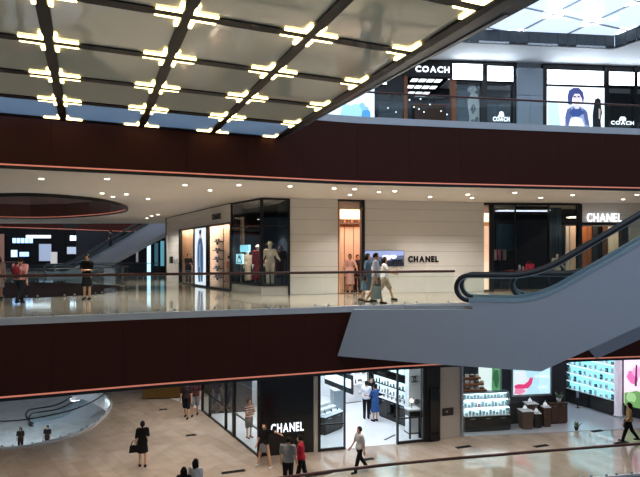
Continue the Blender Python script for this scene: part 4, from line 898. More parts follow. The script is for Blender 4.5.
for k in range(6): tb_(WS, R, 0, LS, .72 + .42 * k, .75 + .42 * k, .0, .27, 'board', 'white_gloss')
for k in range(1, 6): tb_(WS, R, .04, LS - .04, .705 + .42 * k, .72 + .42 * k, .02, .05, 'shelf_fill_light', em('d8f4ff', 5))  # added strips again, lighting the packs from the front
for k in range(5):
    for j in range(9):
        q = wroot(WS, 'perfume_box', ('dark' if (j * 3 + k) % 4 == 0 else 'pale') + ' pack, %s from the rear on the %s blue lit shelf' % (ORD[j], ('lowest', 'second', 'third', 'fourth', 'top')[k]), 'cosmetics', t=.15 + (LS - .3) * j / 8, d=.12, z=.75 + .42 * k, group=('dark' if (j * 3 + k) % 4 == 0 else 'pale') + ' packs on the blue lit shelves')
        hh = .12 + .06 * ((j * 7 + k) % 3); MB().box(-.06, .06, -.04, .04, 0, hh).build('carton', mat('pack_dark', '2c4a5a', .4) if (j * 3 + k) % 4 == 0 else 'pack_white', q); MB().box(-.045, .045, -.045, -.04, hh * .3, hh * .7).build('label_strip', 'pack_label', q)
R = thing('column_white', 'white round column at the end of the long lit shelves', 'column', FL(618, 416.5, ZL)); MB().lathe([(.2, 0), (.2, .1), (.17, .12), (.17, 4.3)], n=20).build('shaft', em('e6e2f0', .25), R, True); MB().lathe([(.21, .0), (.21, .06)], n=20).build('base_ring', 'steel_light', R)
WP = Fr(FL(623.5, 416, ZL).xy, FL(650, 423, ZL).xy, ZL)
R = wroot(WP, 'poster_lightbox', 'pink blossom and green leaves poster at the right end of the lower gallery', 'poster')
tb_(WP, R, -.03, 3.0, .5, 4.2, .0, .12, 'frame', 'dark_wall'); tb_(WP, R, .03, 2.9, .62, 4.1, -.02, .0, 'sheet', em('f0dcec', .95))
printed(WP, R, 624.5, 650, 360, 408, -.02, [('6a9a5a', [(0, 0), (1, 0), (1, .3), (.5, .36), (0, .26)]), ('9ac48a', blob(.3, .2, .2, .1, 12, 51, .3)), ('e070b0', blob(.3, .62, .2, .16, 12, 52, .3)), ('f4a8d0', blob(.5, .75, .18, .12, 12, 53, .3)), ('4a2a4a', [(.42, .45), (.5, .45), (.52, .9), (.46, .9)]), ('e070b0', blob(.8, .6, .16, .2, 12, 54, .3))], .9)
R = wroot(WP, 'wall_poster', 'dark wall carrying the blossom poster', kind='structure'); tb_(WP, R, -.05, 5, 0, 4.3, .13, .25, 'wall_surface', 'dark_wall')
o = thing('queue_post', 'slim dark post standing by the long lit shelves', 'post', FL(577.5, 408, ZL) + Vector((0, 0, .012))); MB().lathe([(.1, 0), (.1, .02), (.02, .03), (.02, .5)], n=12).build('base', 'black_metal', o); MB().box(-.06, .06, -.02, .02, .5, .85).build('sign_plate', 'steel_light', o)

# floor hatches of the lower gallery and a far planter
for k, (q, y, w) in enumerate(((191, 435.2, .22), (233.5, 471.8, .42), (463.5, 447, .34), (541, 446, .34), (621.5, 442.8, .34), (597, 431, .3), (318, 474.5, .5), (163, 409.5, .2), (368, 459.3, .25))):
    o = thing('floor_hatch', ('small dark floor plate before the glass side of the beauty shop', 'dark floor plate in front of the black sign wall corner', 'dark floor plate below the grey panel wall', 'dark floor plate before the brown pedestals', 'dark floor plate at the feet of the woman in tan', 'low dark floor box before the perfume shop', 'dark floor plate beside the person in red', 'small dark floor plate far behind the woman in black dress', 'dark floor plate by the walking man in grey')[k], 'floor plate', FL(q, y, ZL), .35)
    MB().box(-w, w, -.1, .1, 0, .012).build('frame', 'black_metal', o); MB().box(-w + .03, -.01, -.08, .08, .012, .02).build('cover', 'near_black', o); MB().box(.01, w - .03, -.08, .08, .012, .02).build('cover', 'near_black', o)
o = thing('planter_box', 'long low golden brown planter box far back in the lower gallery', 'planter', FL(164, 399, ZL), .1)
MB().box(-1.1, 1.1, 0, .8, .05, .62).build('box_body', mat('bronze', '6a5228', .35, .5), o); MB().box(-1.13, 1.13, -.03, .83, .62, .68).build('rim', 'bronze', o); MB().box(-1.0, 1.0, .05, .75, 0, .05).build('plinth', 'near_black', o)

# ================================================================== distant dark shops across the left void (middle level)
WF = Fr((-48, 57), (-16, 60))
R = wroot(WF, 'wall_far', 'distant black shop fronts across the void', kind='structure')
for k in range(8): tb_(WF, R, 4.2 * k + .02, 4.2 * k + 4.18, 0, 9.6, 0, .2, 'panel', 'near_black')
def farbox(px0, px1, py0, py1, c, s, name, label, cat, grp=None):
    o = wroot(WF, name, label, cat, px=(px0 + px1) / 2, d=-.2, z=max(0, WF.z((px0 + px1) / 2, py1, -.2)), group=grp)
    wb(WF, o, px0, px1, py0, py1, -.2, -.1, 'lit_face', em(c, s)); wb(WF, o, px0 - .4, px1 + .4, py0 - .4, py1 + .4, -.1, 0, 'frame', 'black_metal'); return o
farbox(26, 50.5, 235.2, 238, 'eaf4ff', 2.2, 'strip_light', 'long thin white light over the distant black shops', 'light')
farbox(78, 98.5, 236.2, 239, 'cfe2ff', 1.6, 'strip_light', 'long thin bluish light beside the far escalator', 'light')
for k in range(5): farbox(12.5 + 4.2 * k, 15.6 + 4.2 * k, 238.2, 243, '9fc8ff', 2.0, 'sign_block', 'glowing blue-white sign block, %s of the five-block far sign' % ('first', 'second', 'third', 'fourth', 'fifth')[k], 'sign', 'blocks of the far blue-white sign')
for k in range(2): farbox(70 + 4.6 * k, 73.6 + 4.6 * k, 235.6, 240.6, 'dcecff', 2.2, 'sign_block', ('left', 'right')[k] + ' half of the small white far sign above the escalator foot', 'sign')
farbox(39, 51, 244, 261, '96a2b8', .6, 'far_window', 'pale grey window panel in the distant black shops', 'window'); farbox(11, 17, 250, 257, 'cfe8ff', 1.0, 'far_window', 'small lit window left of the far sign wall', 'window'); farbox(19.5, 28.5, 252, 256.5, 'b8dcff', 1.0, 'far_window', 'small bluish lit window beside the pink-topped walker', 'window'); farbox(50.5, 57, 252, 264, 'b8b4b0', .6, 'far_window', 'pale notice panel in the middle of the distant shops', 'window'); farbox(67, 76, 247, 254, 'a8b4c4', .7, 'far_window', 'small grey shop window under the white far sign', 'window')
farbox(85, 101, 239.5, 252, '1a50d8', 1.0, 'far_screen', 'deep blue screen behind the far escalator', 'screen'); farbox(-6, 4, 234, 262, '7a5a4c', .35, 'far_window', 'brownish lit shop window at the left picture edge', 'window')
WG = Fr((-22, 50), (-6, 52))
R = wroot(WG, 'wall_far_right', 'far shop front under the far escalator', kind='structure')
for k in range(4): tb_(WG, R, 4 * k + .02, 4 * k + 3.98, 0, 4.0, 0, .2, 'panel', ('dark_wall', 'near_black')[k % 2])
for k, (a, b_, y0, y1, c, s) in enumerate(((147, 150.5, 238, 272, 'bfe4f4', 1.3), (154.5, 158, 243, 266, '35606e', .5), (160.5, 164, 241, 266, '5a9aa8', .6), (136, 138, 248, 262, '8a8a88', .4))):
    o = wroot(WG, 'far_window', ('narrow bright strip window under the far escalator', 'teal shop window behind the far escalator', 'pale teal shop window at the pale wall corner', 'grey lit window below the far escalator')[k], 'window', px=a, d=-.1); wb(WG, o, a, b_, y0, y1, -.12, 0, 'lit_face', em(c, s)); wb(WG, o, a - .3, b_ + .3, y0 - .4, y0, -.14, 0, 'frame', 'black_metal')
tag(MB().box(-46, -8, 36, 60, 9.6, 9.7).build('ceiling_far', mat('far_fill_glow', 'e6f0ff', .3, emit=1.7, ecol='dce8ff')), 'added glowing ceiling over the far void', kind='structure')  # luminous ceiling added to light the far escalator
# ------------------------------------------------------------------ escalators
def escalator(W, label, t_new, t_knee, t_top, slope, zdeck, width, bottom, start, d0=0.0, hr=.68, pane=1.5, step=.4, name='escalator', body='escalator_white'):
    """rises along local x of plane W; near side at depth d0"""
    R = wroot(W, name, label, 'escalator', t=t_new, d=d0)
    ox, od = t_new, d0
    def D(t):
        k = .7; x = t - t_knee
        if x < -k: return zdeck
        if x > k: return zdeck + slope * x
        return zdeck + slope * (x + k) ** 2 / (4 * k)
    ts = [t_new + .34] + list(np.linspace(t_knee - .8, t_knee + .8, 9)) + [t_top]
    def side(y0, y1):
        P = [(t - ox, z) for t, z in start] + [(t - ox, D(t) - .02) for t in ts] + [(t - ox, z) for t, z in bottom]
        MB().slabxz(P, y0, y1).build('side_panel', body, R)
    side(0, .14); side(width - .14, width)
    P = [(start[0][0] - ox, start[0][1])] + [(t - ox, D(t) - .75) for t in ts[1:]] + [(t - ox, z + .02) for t, z in bottom]
    MB().slabxz(P, .14, width - .14).build('truss', body, R)
    for y in (0, width - .14):
        o = MB()
        for a, b_ in zip(ts, ts[1:]): o.slabxz([(a - ox, D(a) - .02), (b_ - ox, D(b_) - .02), (b_ - ox, D(b_) + .07), (a - ox, D(a) + .07)], y - .02, y + .15)
        o.build('deck_strip', 'deck_metal', R)
        yc = y + .07; r = hr / 2
        c0 = (t_new + r, D(t_new + r) + hr - r)
        loop = [(c0[0] + r * math.cos(a), c0[1] + r * math.sin(a)) for a in np.linspace(1.5 * math.pi + .15, .5 * math.pi, 14)]
        path = loop + [(t, D(t) + hr) for t in ts[1:]]
        MB().tube([(t - ox, yc, z) for t, z in path], .06, 8, True).build('handrail', 'rubber_black', R, True)
        inner = [(c0[0] + (r - .06) * math.cos(a), c0[1] + (r - .06) * math.sin(a)) for a in np.linspace(1.5 * math.pi, .5 * math.pi, 12)] + [(t, D(t) + hr - .06) for t in ts[1:]]
        MB().tube([(t - ox, yc, z) for t, z in inner], .022, 6, True).build('rail_track', 'steel_light', R, True)
        g = [(c0[0] + (r - .08) * math.cos(a), c0[1] + (r - .08) * math.sin(a)) for a in np.linspace(1.5 * math.pi, .5 * math.pi, 12)]
        t = t_new + r; first = True
        while t < t_top - .05:
            e = min(t + pane, t_top); q = [t] + [x for x in ts if t + .02 < x < e - .02] + [e]
            poly = ([(a - ox, z) for a, z in g] if first else []) + [(a - ox, D(a) + hr - .08) for a in (q[1:] if first else q)] + [(a - ox, D(a) + .02) for a in reversed(q)]
            if not first: poly = [(x + (.008 if x < t - ox + .001 else 0), z) for x, z in poly]
            MB().slabxz(poly, yc - .006, yc + .006).build('pane', 'rail_glass', R); t = e; first = False
    t = t_knee - .8; o = None
    MB().box(t_new + .1 - ox, t - ox, .15, width - .15, zdeck - .34, zdeck - .27).build('comb_plate', 'step_metal', R)
    while t < t_top - step:
        z = D(t + step) - .5
        MB().box(t - ox, t + step - ox, .15, width - .15, z - .2, z).build('step', 'step_metal', R); t += step
    return R
E_ = Fr((0.73, 16.1), (0.73 + .94, 16.1 - .342))
zd = E_.z(495, 301.3); pA = (E_.t(560), E_.z(560, 289.2)); pB = (E_.t(640), E_.z(640, 243.5))
sl = (pB[1] - pA[1]) / (pB[0] - pA[0]); tk = pA[0] - (pA[1] - zd) / sl; tn = E_.t(455.8)
def tz(px, py): return (E_.t(px), E_.z(px, py))
bot = [tz(640, 326.2), tz(541, 371.6), tz(425, 363.5), tz(337.5, 356)]
sb = (bot[0][1] - bot[1][1]) / (bot[0][0] - bot[1][0]); ttop = 14.6
bot = [(ttop, bot[0][1] + sl * (ttop - bot[0][0]))] + bot
print('escalator', zd, sl, sb, tk, tn, pA, pB)
escalator(E_, 'long pale grey escalator with black handrail rising from the middle gallery, nearest', tn, tk, ttop, sl, zd, 1.55, bot, [tz(352.5, 310), tz(473.2, 309.5), (tn + .34, zd - .02)])
lp = [E_.p(E_.t(356), .15).xy, E_.p(E_.t(473), .15).xy, E_.p(tn + 1.2, .15).xy, E_.p(tn + 1.2, 1.5).xy, (5.6, 17.9), (1.0, 16.45)]
tag(MB().prism(lp, -.12, -.005).build('floor_landing', 'marble_mid'), 'beige landing joining the middle gallery to the escalator foot', kind='structure')
sh = 1.4
zb = lambda t: bot[1][1] + sb * (t - bot[1][0])
escalator(E_, 'second pale escalator partly hidden behind the long nearest one', tn + sh, tk + sh, ttop + 1, sl, zd, 1.5, [(ttop + 1, zb(ttop + 1 - sh)), (bot[2][0] + sh + .1, bot[2][1] + .1), (tn + sh + 1.2, -.05)], [(tn + sh + .3, .0)], d0=1.85)
WFE = Fr((-21.5, 43.6), (-11.5, 42.6))
k_ = WFE.t(67); n_ = k_ - 2.0
escalator(WFE, 'far pale escalator climbing behind the black-clad woman beyond the oval opening', n_, k_, k_ + 9.2, .56, .27, 1.5, [(k_ + 9.2, .27 + .56 * 9.2 - 1.35), (k_ + 1.4, 0), (n_ + .4, 0)], [(n_ + .3, .0)], pane=2.0)
WBE = Fr(AT(29, 400, 44).xy, (AT(29, 400, 44) + Vector((.8, .6, 0))).xy, ZB)
escalator(WBE, 'bluish escalator on the basement floor seen through the curved lower glass', 0, 2.4, 8.5, .5, .27, 1.5, [(8.5, .27 + .5 * 6.1 - 1.2), (4.6, 0), (.4, 0)], [(.3, 0)], pane=2.0, hr=.8)
# ------------------------------------------------------------------ people: one continuous body surface each, clothes, hair and shoes on top
def surf_nets(fn, lo, hi, h):
    lo = np.array(lo) - 2.5 * h; hi = np.array(hi) + 2.5 * h
    n = np.ceil((hi - lo) / h).astype(int) + 1
    ax = [lo[i] + h * np.arange(n[i]) for i in range(3)]
    X, Y, Z = np.meshgrid(*ax, indexing='ij')
    G = fn(X, Y, Z); ins = G < 0
    c = n - 1
    cnt = np.zeros(c, int); S = np.zeros(tuple(c) + (3,))
    sl = lambda o: tuple(slice(o[i], o[i] + c[i]) for i in range(3))
    import itertools as it
    for a in range(3):
        for o in it.product((0, 1), repeat=2):
            p = list(o); p.insert(a, 0); q = list(p); q[a] = 1
            A, B = G[sl(p)], G[sl(q)]; m = (A < 0) != (B < 0)
            t = np.where(m, A / np.where(m, A - B, 1), 0)
            for k in range(3): S[..., k] += np.where(m, (t if k == a else p[k]), 0)
            cnt += m
    act = cnt > 0; idx = -np.ones(c, int); idx[act] = np.arange(act.sum())
    I = np.argwhere(act); V = lo + h * (I + S[act] / cnt[act][:, None])
    Q = []
    for a in range(3):
        b, d = (a + 1) % 3, (a + 2) % 3
        s0 = [slice(1, -1)] * 3; s0[a] = slice(0, c[a]); s1 = list(s0); s1[a] = slice(1, c[a] + 1)
        m0, m1 = ins[tuple(s0)], ins[tuple(s1)]
        for flip, M in ((False, m0 & ~m1), (True, ~m0 & m1)):
            E = np.argwhere(M); E[:, b] += 1; E[:, d] += 1
            if not len(E): continue
            def at(db, dd):
                K = E.copy(); K[:, b] += db; K[:, d] += dd; return idx[K[:, 0], K[:, 1], K[:, 2]]
            q = np.stack([at(-1, -1), at(0, -1), at(0, 0), at(-1, 0)], 1)
            Q.append(q[:, ::-1] if flip else q)
    return V, np.concatenate(Q)

def cap(a, b, ra, rb): return ('c', np.array(a, float), np.array(b, float), ra, rb)
def ell(c, r): return ('e', np.array(c, float), np.array(r, float))
def evalp(p, X, Y, Z, grow=0.0):
    if p[0] == 'c':
        _, a, b, ra, rb = p; d = b - a; L = max(1e-9, d @ d)
        t = np.clip(((X - a[0]) * d[0] + (Y - a[1]) * d[1] + (Z - a[2]) * d[2]) / L, 0, 1)
        return np.sqrt((X - a[0] - t * d[0]) ** 2 + (Y - a[1] - t * d[1]) ** 2 + (Z - a[2] - t * d[2]) ** 2) - (ra + (rb - ra) * t) - grow
    if p[0] == 'e':
        _, c, r = p; r = r + grow
        k = np.sqrt(((X - c[0]) / r[0]) ** 2 + ((Y - c[1]) / r[1]) ** 2 + ((Z - c[2]) / r[2]) ** 2); return (k - 1) * r.min()
    if p[0] == 'k':        # skirt cone: centre top/bottom, half-widths x and y
        _, a, b, (x0, y0), (x1, y1) = p; t = np.clip((a[2] - Z) / (a[2] - b[2]), 0, 1)
        rx, ry = x0 + (x1 - x0) * t + grow, y0 + (y1 - y0) * t + grow; cx, cy = a[0] + (b[0] - a[0]) * t, a[1] + (b[1] - a[1]) * t
        k = np.sqrt(((X - cx) / rx) ** 2 + ((Y - cy) / ry) ** 2)
        return np.maximum((k - 1) * np.minimum(rx, ry), np.maximum(b[2] - Z, Z - a[2]))
def union(ps, X, Y, Z, k=.03, grow=0.0):
    r = None
    for p in ps:
        d = evalp(p, X, Y, Z, grow)
        if r is None: r = d
        else:
            hh = np.clip(.5 + .5 * (d - r) / k, 0, 1); r = d + (r - d) * hh - k * hh * (1 - hh)
    return r
def bounds(ps):
    lo, hi = np.full(3, 9.), np.full(3, -9.)
    for p in ps:
        if p[0] == 'c': r = max(p[3], p[4]); P = [p[1] - r, p[2] - r, p[1] + r, p[2] + r]
        elif p[0] == 'e': P = [p[1] - p[2], p[1] + p[2]]
        else: w = max(p[3] + p[4]); P = [np.array(p[1]) - [w, w, 0], np.array(p[1]) + [w, w, 0], np.array(p[2]) - [w, w, 0], np.array(p[2]) + [w, w, 0]]
        for q in P: lo = np.minimum(lo, q); hi = np.maximum(hi, q)
    return lo - .03, hi + .03
def skinmesh(name, ps, m, parent, scale, h=.024, k=.03, grow=0.0, cut=None, extra=None):
    lo, hi = bounds(ps)
    fn = (lambda X, Y, Z: union(ps, X, Y, Z, k, grow)) if cut is None else (lambda X, Y, Z: np.maximum(union(ps, X, Y, Z, k, grow), cut(X, Y, Z)))
    V, Q = surf_nets(fn, lo - grow, hi + grow, h)
    b = MB(); b.add((V * scale).tolist(), Q.tolist())
    if extra:
        for pts, r in extra: b.tube([(np.array(q) * scale) for q in pts], [x * scale for x in r], 6)
    me = bpy.data.meshes.new(name); me.from_pydata(b.v, [], b.f)
    for p in me.polygons: p.use_smooth = True
    me.materials.append(MATS[m] if isinstance(m, str) else m)
    o = bpy.data.objects.new(name, me); COL.objects.link(o); o.parent = parent
    return o

def cloth(c): return mat('fabric_' + c, c, .8, var=.12, scale=12, spec=.2)
def skin(c='c99a7c'): return mat('skin_' + c, c, .55, var=.04, scale=8)
D2R = math.pi / 180
def person(label, p, face=0.0, H=1.65, top='2a2a2e', bot='1a1a1e', style='trousers', sleeve='short', hair='17130f', hairlen='short', lf=(0, 0), rf=(0, 0), la=(5, 8, 12), ra=(5, 8, 12), shoe='16161a', sk='c99a7c', lean=0.0, head=0.0, spread=0.0, hem=.5, name='person', cat='person', group=None, width=1.0, extras=None, stripes=None, res=.026):
    """face: 0 looks towards the camera side (-y), degrees anticlockwise. lf, rf: hip swing forward, knee bend; la, ra: forward, outward, elbow bend"""
    T = thing(name, label, cat, p, face * D2R, group)
    s = H / 1.72; w = width
    def leg(sx, swing, knee, sp):
        hip = np.array([sx * .095, 0, .90]); a = swing * D2R; b = (swing - knee) * D2R; o = math.sin(sp * D2R) * sx
        k = hip + .43 * np.array([o, -math.sin(a), -math.cos(a)]) ; an = k + .40 * np.array([o, -math.sin(b), -math.cos(b)]); return hip, k, an, b
    L, Rr = leg(1, *lf, spread), leg(-1, *rf, spread)
    dz = .075 - min(L[2][2], Rr[2][2])
    L = [q + np.array([0, 0, dz]) if i < 3 else q for i, q in enumerate(L)]; Rr = [q + np.array([0, 0, dz]) if i < 3 else q for i, q in enumerate(Rr)]
    la_, sn = math.cos(lean * D2R), math.sin(lean * D2R); base = np.array([0, 0, .95 + dz])
    def U(x, y, z):            # upper-body point with the lean forward applied
        z -= .95; return base + np.array([x, y * la_ - z * sn, z * la_ + y * sn])
    def arm(sx, fwd, out, elb):
        sh = U(sx * .175 * w, .0, 1.40); a, o = fwd * D2R, out * D2R
        d1 = np.array([sx * math.sin(o) * math.cos(a * .3), -math.sin(a) * math.cos(o), -math.cos(a) * math.cos(o)]); el = sh + .29 * d1
        a2 = (fwd + elb) * D2R; d2 = np.array([sx * math.sin(o) * (.55 if out < 50 else 4), -math.sin(a2), -math.cos(a2)]); d2[0] += -sx * .5 * (elb > 65); d2 /= np.linalg.norm(d2); wr = el + .25 * d2
        return sh, el, wr, d2
    AL, AR = arm(1, *la), arm(-1, *ra)
    torso = [cap(U(-.05 * w, 0, .96), U(.05 * w, 0, .96), .125 * w, .125 * w), ell(U(0, 0, 1.08), (.135 * w, .10 * w, .14)), ell(U(0, 0, 1.27), (.165 * w, .11 * w, .17)), cap(U(-.13 * w, 0, 1.40), U(.13 * w, 0, 1.40), .065, .065)]
    legs = [[cap(q[0], q[1], .085 * w, .055), cap(q[1], q[2], .056, .038)] for q in (L, Rr)]
    arms = [[cap(q[0], q[1], .052 * w, .041), cap(q[1], q[2], .041, .028)] for q in (AL, AR)]
    hc = U(0, -.005, 1.60); ct, st_ = math.cos(head * D2R), math.sin(head * D2R)
    def HD(x, y, z): return hc + np.array([x * ct - y * st_, x * st_ + y * ct, z])
    hd = [ell(hc, (.078, .096, .115)), ell(HD(0, -.03, -.06), (.058, .062, .065)), cap(HD(0, -.088, .0), HD(0, -.108, -.025), .011, .016), ell(HD(.079, .005, -.005), (.012, .02, .03)), ell(HD(-.079, .005, -.005), (.012, .02, .03)), cap(U(0, .01, 1.40), U(0, .0, 1.54), .056, .05)]
    hands = []; fing = []
    for q, sx in ((AL, 1), (AR, -1)):
        wr, d = q[2], q[3]; side = np.cross(d, [sx, 0, 0]); side = side / max(1e-6, np.linalg.norm(side)); nrm = np.cross(side, d) * sx
        pm = wr + d * .075; hands.append(cap(wr, pm, .028, .036))
        for j, (u, ln) in enumerate(((-.03, .07), (-.01, .085), (.01, .08), (.028, .062))):
            b0 = pm + side * u + d * .015; fing.append(([b0, b0 + d * ln * .5 + nrm * -.006, b0 + d * ln - nrm * .022], [.0105, .0095, .0075]))
        b0 = wr + d * .03 + side * -.026; fing.append(([b0, b0 + d * .035 + side * -.028, b0 + d * .065 + side * -.034], [.012, .011, .008]))
    feet = []
    for q in (L, Rr):
        an, pit = q[2], q[3]; hl = an + np.array([0, .035, -.045]); to = an + np.array([0, -.15, -.05 + max(0, .0)]); feet.append((an, hl, to))
    body = torso + legs[0] + legs[1] + arms[0] + arms[1] + hd + hands + [cap(f[1] + [0, 0, .02], f[2] + [0, 0, .01], .03, .025) for f in feet]
    skinmesh('body', body, skin(sk), T, s, res, .025, 0, None, fing)
    # clothes
    gt = .014
    if style == 'dress':
        waist = U(0, 0, 1.05); hemz = max(.1, hem + dz)
        up = torso + [('k', np.array([waist[0], waist[1], waist[2] + .02]), np.array([0, (L[1][1] + Rr[1][1]) * .25, hemz]), (.14 * w, .115 * w), (.2 * w + abs(L[1][0] - .095) * .5, .19 * w + abs(L[1][1] - Rr[1][1]) * .4))]
        sl = [q[0] if sleeve == 'short' else q for q in arms]
        ups = up + ([a[0] for a in arms] if sleeve == 'short' else (sum(arms, []) if sleeve == 'long' else []))
        skinmesh('dress', ups, cloth(top), T, s, res, .03, gt)
    else:
        hemz = U(0, 0, .9)[2]
        ups = torso + ([cap(a[0][1], a[0][1] + (a[0][2] - a[0][1]) * .75, a[0][3] + .01, a[0][4] + .014) for a in arms] if sleeve == 'short' else (sum(arms, []) if sleeve == 'long' else []))
        skinmesh('shirt', ups, stripes or cloth(top), T, s, res, .03, gt, lambda X, Y, Z: hemz - Z)
        pel = [cap(U(-.05 * w, 0, .95), U(.05 * w, 0, .95), .118 * w, .118 * w)]
        if style == 'trousers': skinmesh('trousers', pel + [cap(q[0], q[1], .088 * w, .066) for q in (L, Rr)] + [cap(q[1], q[1] + (q[2] - q[1]) * .93, .066, .056) for q in (L, Rr)], cloth(bot), T, s, res, .02, .008)
        elif style == 'shorts': skinmesh('shorts', pel + [cap(q[0], q[0] + (q[1] - q[0]) * .9, .095 * w, .085) for q in (L, Rr)], cloth(bot), T, s, res, .02, .012)
        else:
            wz = U(0, 0, 1.0); skinmesh('skirt', [('k', wz, np.array([(L[1][0] + Rr[1][0]) / 2, (L[1][1] + Rr[1][1]) * .3, hem + dz]), (.135 * w, .12 * w), (.19 * w, .18 * w))], cloth(bot), T, s, res, .02, .014)
    for f in feet:
        an, hl, to = f; skinmesh('shoe', [cap(hl + [0, 0, .012], to + [0, 0, .008], .04, .034), cap(an + [0, .01, -.01], hl + [0, 0, .02], .04, .042)], cloth(shoe), T, s, .018, .02, .004, lambda X, Y, Z, z0=min(hl[2], to[2]) - .025: z0 - Z)
    # hair and face
    hp = [ell(HD(0, .008, .012), (.09, .105, .122))]
    if hairlen == 'long': hp += [cap(HD(0, .06, .0), HD(0, .085, -.25), .085, .07), cap(HD(.06, .03, 0), HD(.07, .05, -.2), .045, .035), cap(HD(-.06, .03, 0), HD(-.07, .05, -.2), .045, .035)]
    if hairlen == 'bob': hp += [cap(HD(.06, .03, 0), HD(.07, .02, -.12), .05, .04), cap(HD(-.06, .03, 0), HD(-.07, .02, -.12), .05, .04), cap(HD(0, .06, .0), HD(0, .06, -.12), .075, .06)]
    if hairlen == 'bun': hp += [ell(HD(0, .09, .09), (.055, .055, .055))]
    if hairlen == 'tail': hp += [cap(HD(0, .1, .05), HD(0, .13, -.18), .04, .03)]
    iv = np.array([[ct, st_], [-st_, ct]])
    def facecut(X, Y, Z):
        y = -(X - hc[0]) * st_ + (Y - hc[1]) * ct; x = (X - hc[0]) * ct + (Y - hc[1]) * st_; z = Z - hc[2]
        inface = np.maximum(y + .045, z - .055); return -np.maximum(inface, np.abs(x) - .068)
    if hair:
        if hairlen in ('long', 'bob', 'tail', 'bun'): skinmesh('hair', hp, cloth(hair), T, s, .02, .025, 0, facecut)
        else: skinmesh('hair', hp, cloth(hair), T, s, .02, .025, 0, lambda X, Y, Z: np.maximum(facecut(X, Y, Z), hc[2] - .05 - Z))
    for sx in (-1, 1): MB().ball(tuple(HD(sx * .03, -.086, .012) * s), (.011 * s, .008 * s, .008 * s), 8, 5).build('eye', 'near_black', T)
    MB().ball(tuple(HD(0, -.088, -.062) * s), (.022 * s, .008 * s, .006 * s), 8, 5).build('mouth', mat('lips', '9a5a50', .5), T)
    info = dict(T=T, s=s, wrL=AL[2] * s, wrR=AR[2] * s, hL=(AL[2] + AL[3] * .1) * s, hR=(AR[2] + AR[3] * .1) * s, sh=U(0, 0, 1.4) * s, hd=hc * s, back=U(0, .13, 1.25) * s)
    return info
def world_pt(i, v):
    a = i['T'].rotation_euler.z; v = np.array(v); return i['T'].location + Vector((v[0] * math.cos(a) - v[1] * math.sin(a), v[0] * math.sin(a) + v[1] * math.cos(a), v[2]))
def handbag(i, v, label, c, w=.3, h=.22, d=.12, strap=.25, name='handbag', cat='handbag', rot=0.0, strapr=.012):
    """a bag hanging from point v of a person"""
    o = thing(name, label, cat, world_pt(i, v), i['T'].rotation_euler.z + rot)
    m = cloth(c) if isinstance(c, str) else c
    MB().add([(-w / 2, -d / 2, -strap - h), (w / 2, -d / 2, -strap - h), (w / 2, d / 2, -strap - h), (-w / 2, d / 2, -strap - h), (-w * .42, -d * .3, -strap), (w * .42, -d * .3, -strap), (w * .42, d * .3, -strap), (-w * .42, d * .3, -strap)], [(0, 3, 2, 1), (4, 5, 6, 7), (0, 1, 5, 4), (1, 2, 6, 5), (2, 3, 7, 6), (3, 0, 4, 7)]).build('bag_body', m, o)
    for sy in (-1, 1): MB().tube([(-w * .3, sy * d * .3, -strap - .01), (-w * .18, sy * .012, -.02), (0, 0, .005), (w * .18, sy * .012, -.02), (w * .3, sy * d * .3, -strap - .01)], strapr, 6).build('strap', m, o)
    return o
def phone(i, v, label):
    o = thing('mobile_phone', label, 'phone', world_pt(i, v), i['T'].rotation_euler.z); MB().box(-.038, .038, -.006, .006, -.01, .14).build('case', 'white_gloss', o); MB().box(-.033, .033, .006, .008, .0, .13).build('screen_face', em('9fb8d0', .4), o)

def stripe_mat():
    m = bpy.data.materials.new('striped_knit'); m.use_nodes = True; nt = m.node_tree; b = nt.nodes['Principled BSDF']; tc = nt.nodes.new('ShaderNodeTexCoord'); wv = nt.nodes.new('ShaderNodeTexWave'); wv.bands_direction = 'Z'; wv.inputs['Scale'].default_value = 3.2; rp = nt.nodes.new('ShaderNodeValToRGB'); rp.color_ramp.interpolation = 'CONSTANT'
    rp.color_ramp.elements[0].color = srgb('8f3a30') + (1,); rp.color_ramp.elements[1].color = srgb('d8c8b0') + (1,); rp.color_ramp.elements[1].position = .55
    nt.links.new(tc.outputs['Object'], wv.inputs['Vector']); nt.links.new(wv.outputs['Fac'], rp.inputs[0]); nt.links.new(rp.outputs[0], b.inputs['Base Color']); b.inputs['Roughness'].default_value = .8; return m
# ------------------------------------------------------------------ who stands where
# middle gallery
i = person('person in pink top and black trousers walking away with a red backpack', FL(20, 303.5), 176, 1.6, 'c78a86', '16161a', sleeve='short', hairlen='short', lf=(22, 6), rf=(-14, 22), la=(14, 8, 20), ra=(-10, 8, 14), width=1.25, shoe='0e0e10')
o = thing('backpack', 'red backpack worn by the person in the pink top', 'backpack', world_pt(i, i['back'] + np.array([0, .06, .02])), i['T'].rotation_euler.z)
MB().ball((0, .05, -.08), (.15, .09, .21), 12, 8).build('bag_body', cloth('7a2230'), o, True); MB().ball((0, .12, -.16), (.1, .05, .1), 10, 6).build('pocket', cloth('5c1824'), o, True)
for sx in (-1, 1): MB().tube([(sx * .09, .0, -.24), (sx * .13, -.12, -.14), (sx * .12, -.31, .02), (sx * .1, -.24, .2), (sx * .08, -.06, .19), (sx * .07, .0, .06)], .018, 6).build('strap', cloth('5c1824'), o)
i = person('woman in short-sleeved black outfit standing with hands together by the oval opening', FL(87, 299.5), 0, 1.66, '121216', '101014', 'skirt', hairlen='bun', la=(12, 2, 80), ra=(12, 2, 80), hem=.5, shoe='101014')
i = person('person at the left picture edge in a pale dress', FL(-1.5, 299), 30, 1.6, 'b09a94', '3a3436', 'dress', hairlen='bob', hem=.45)
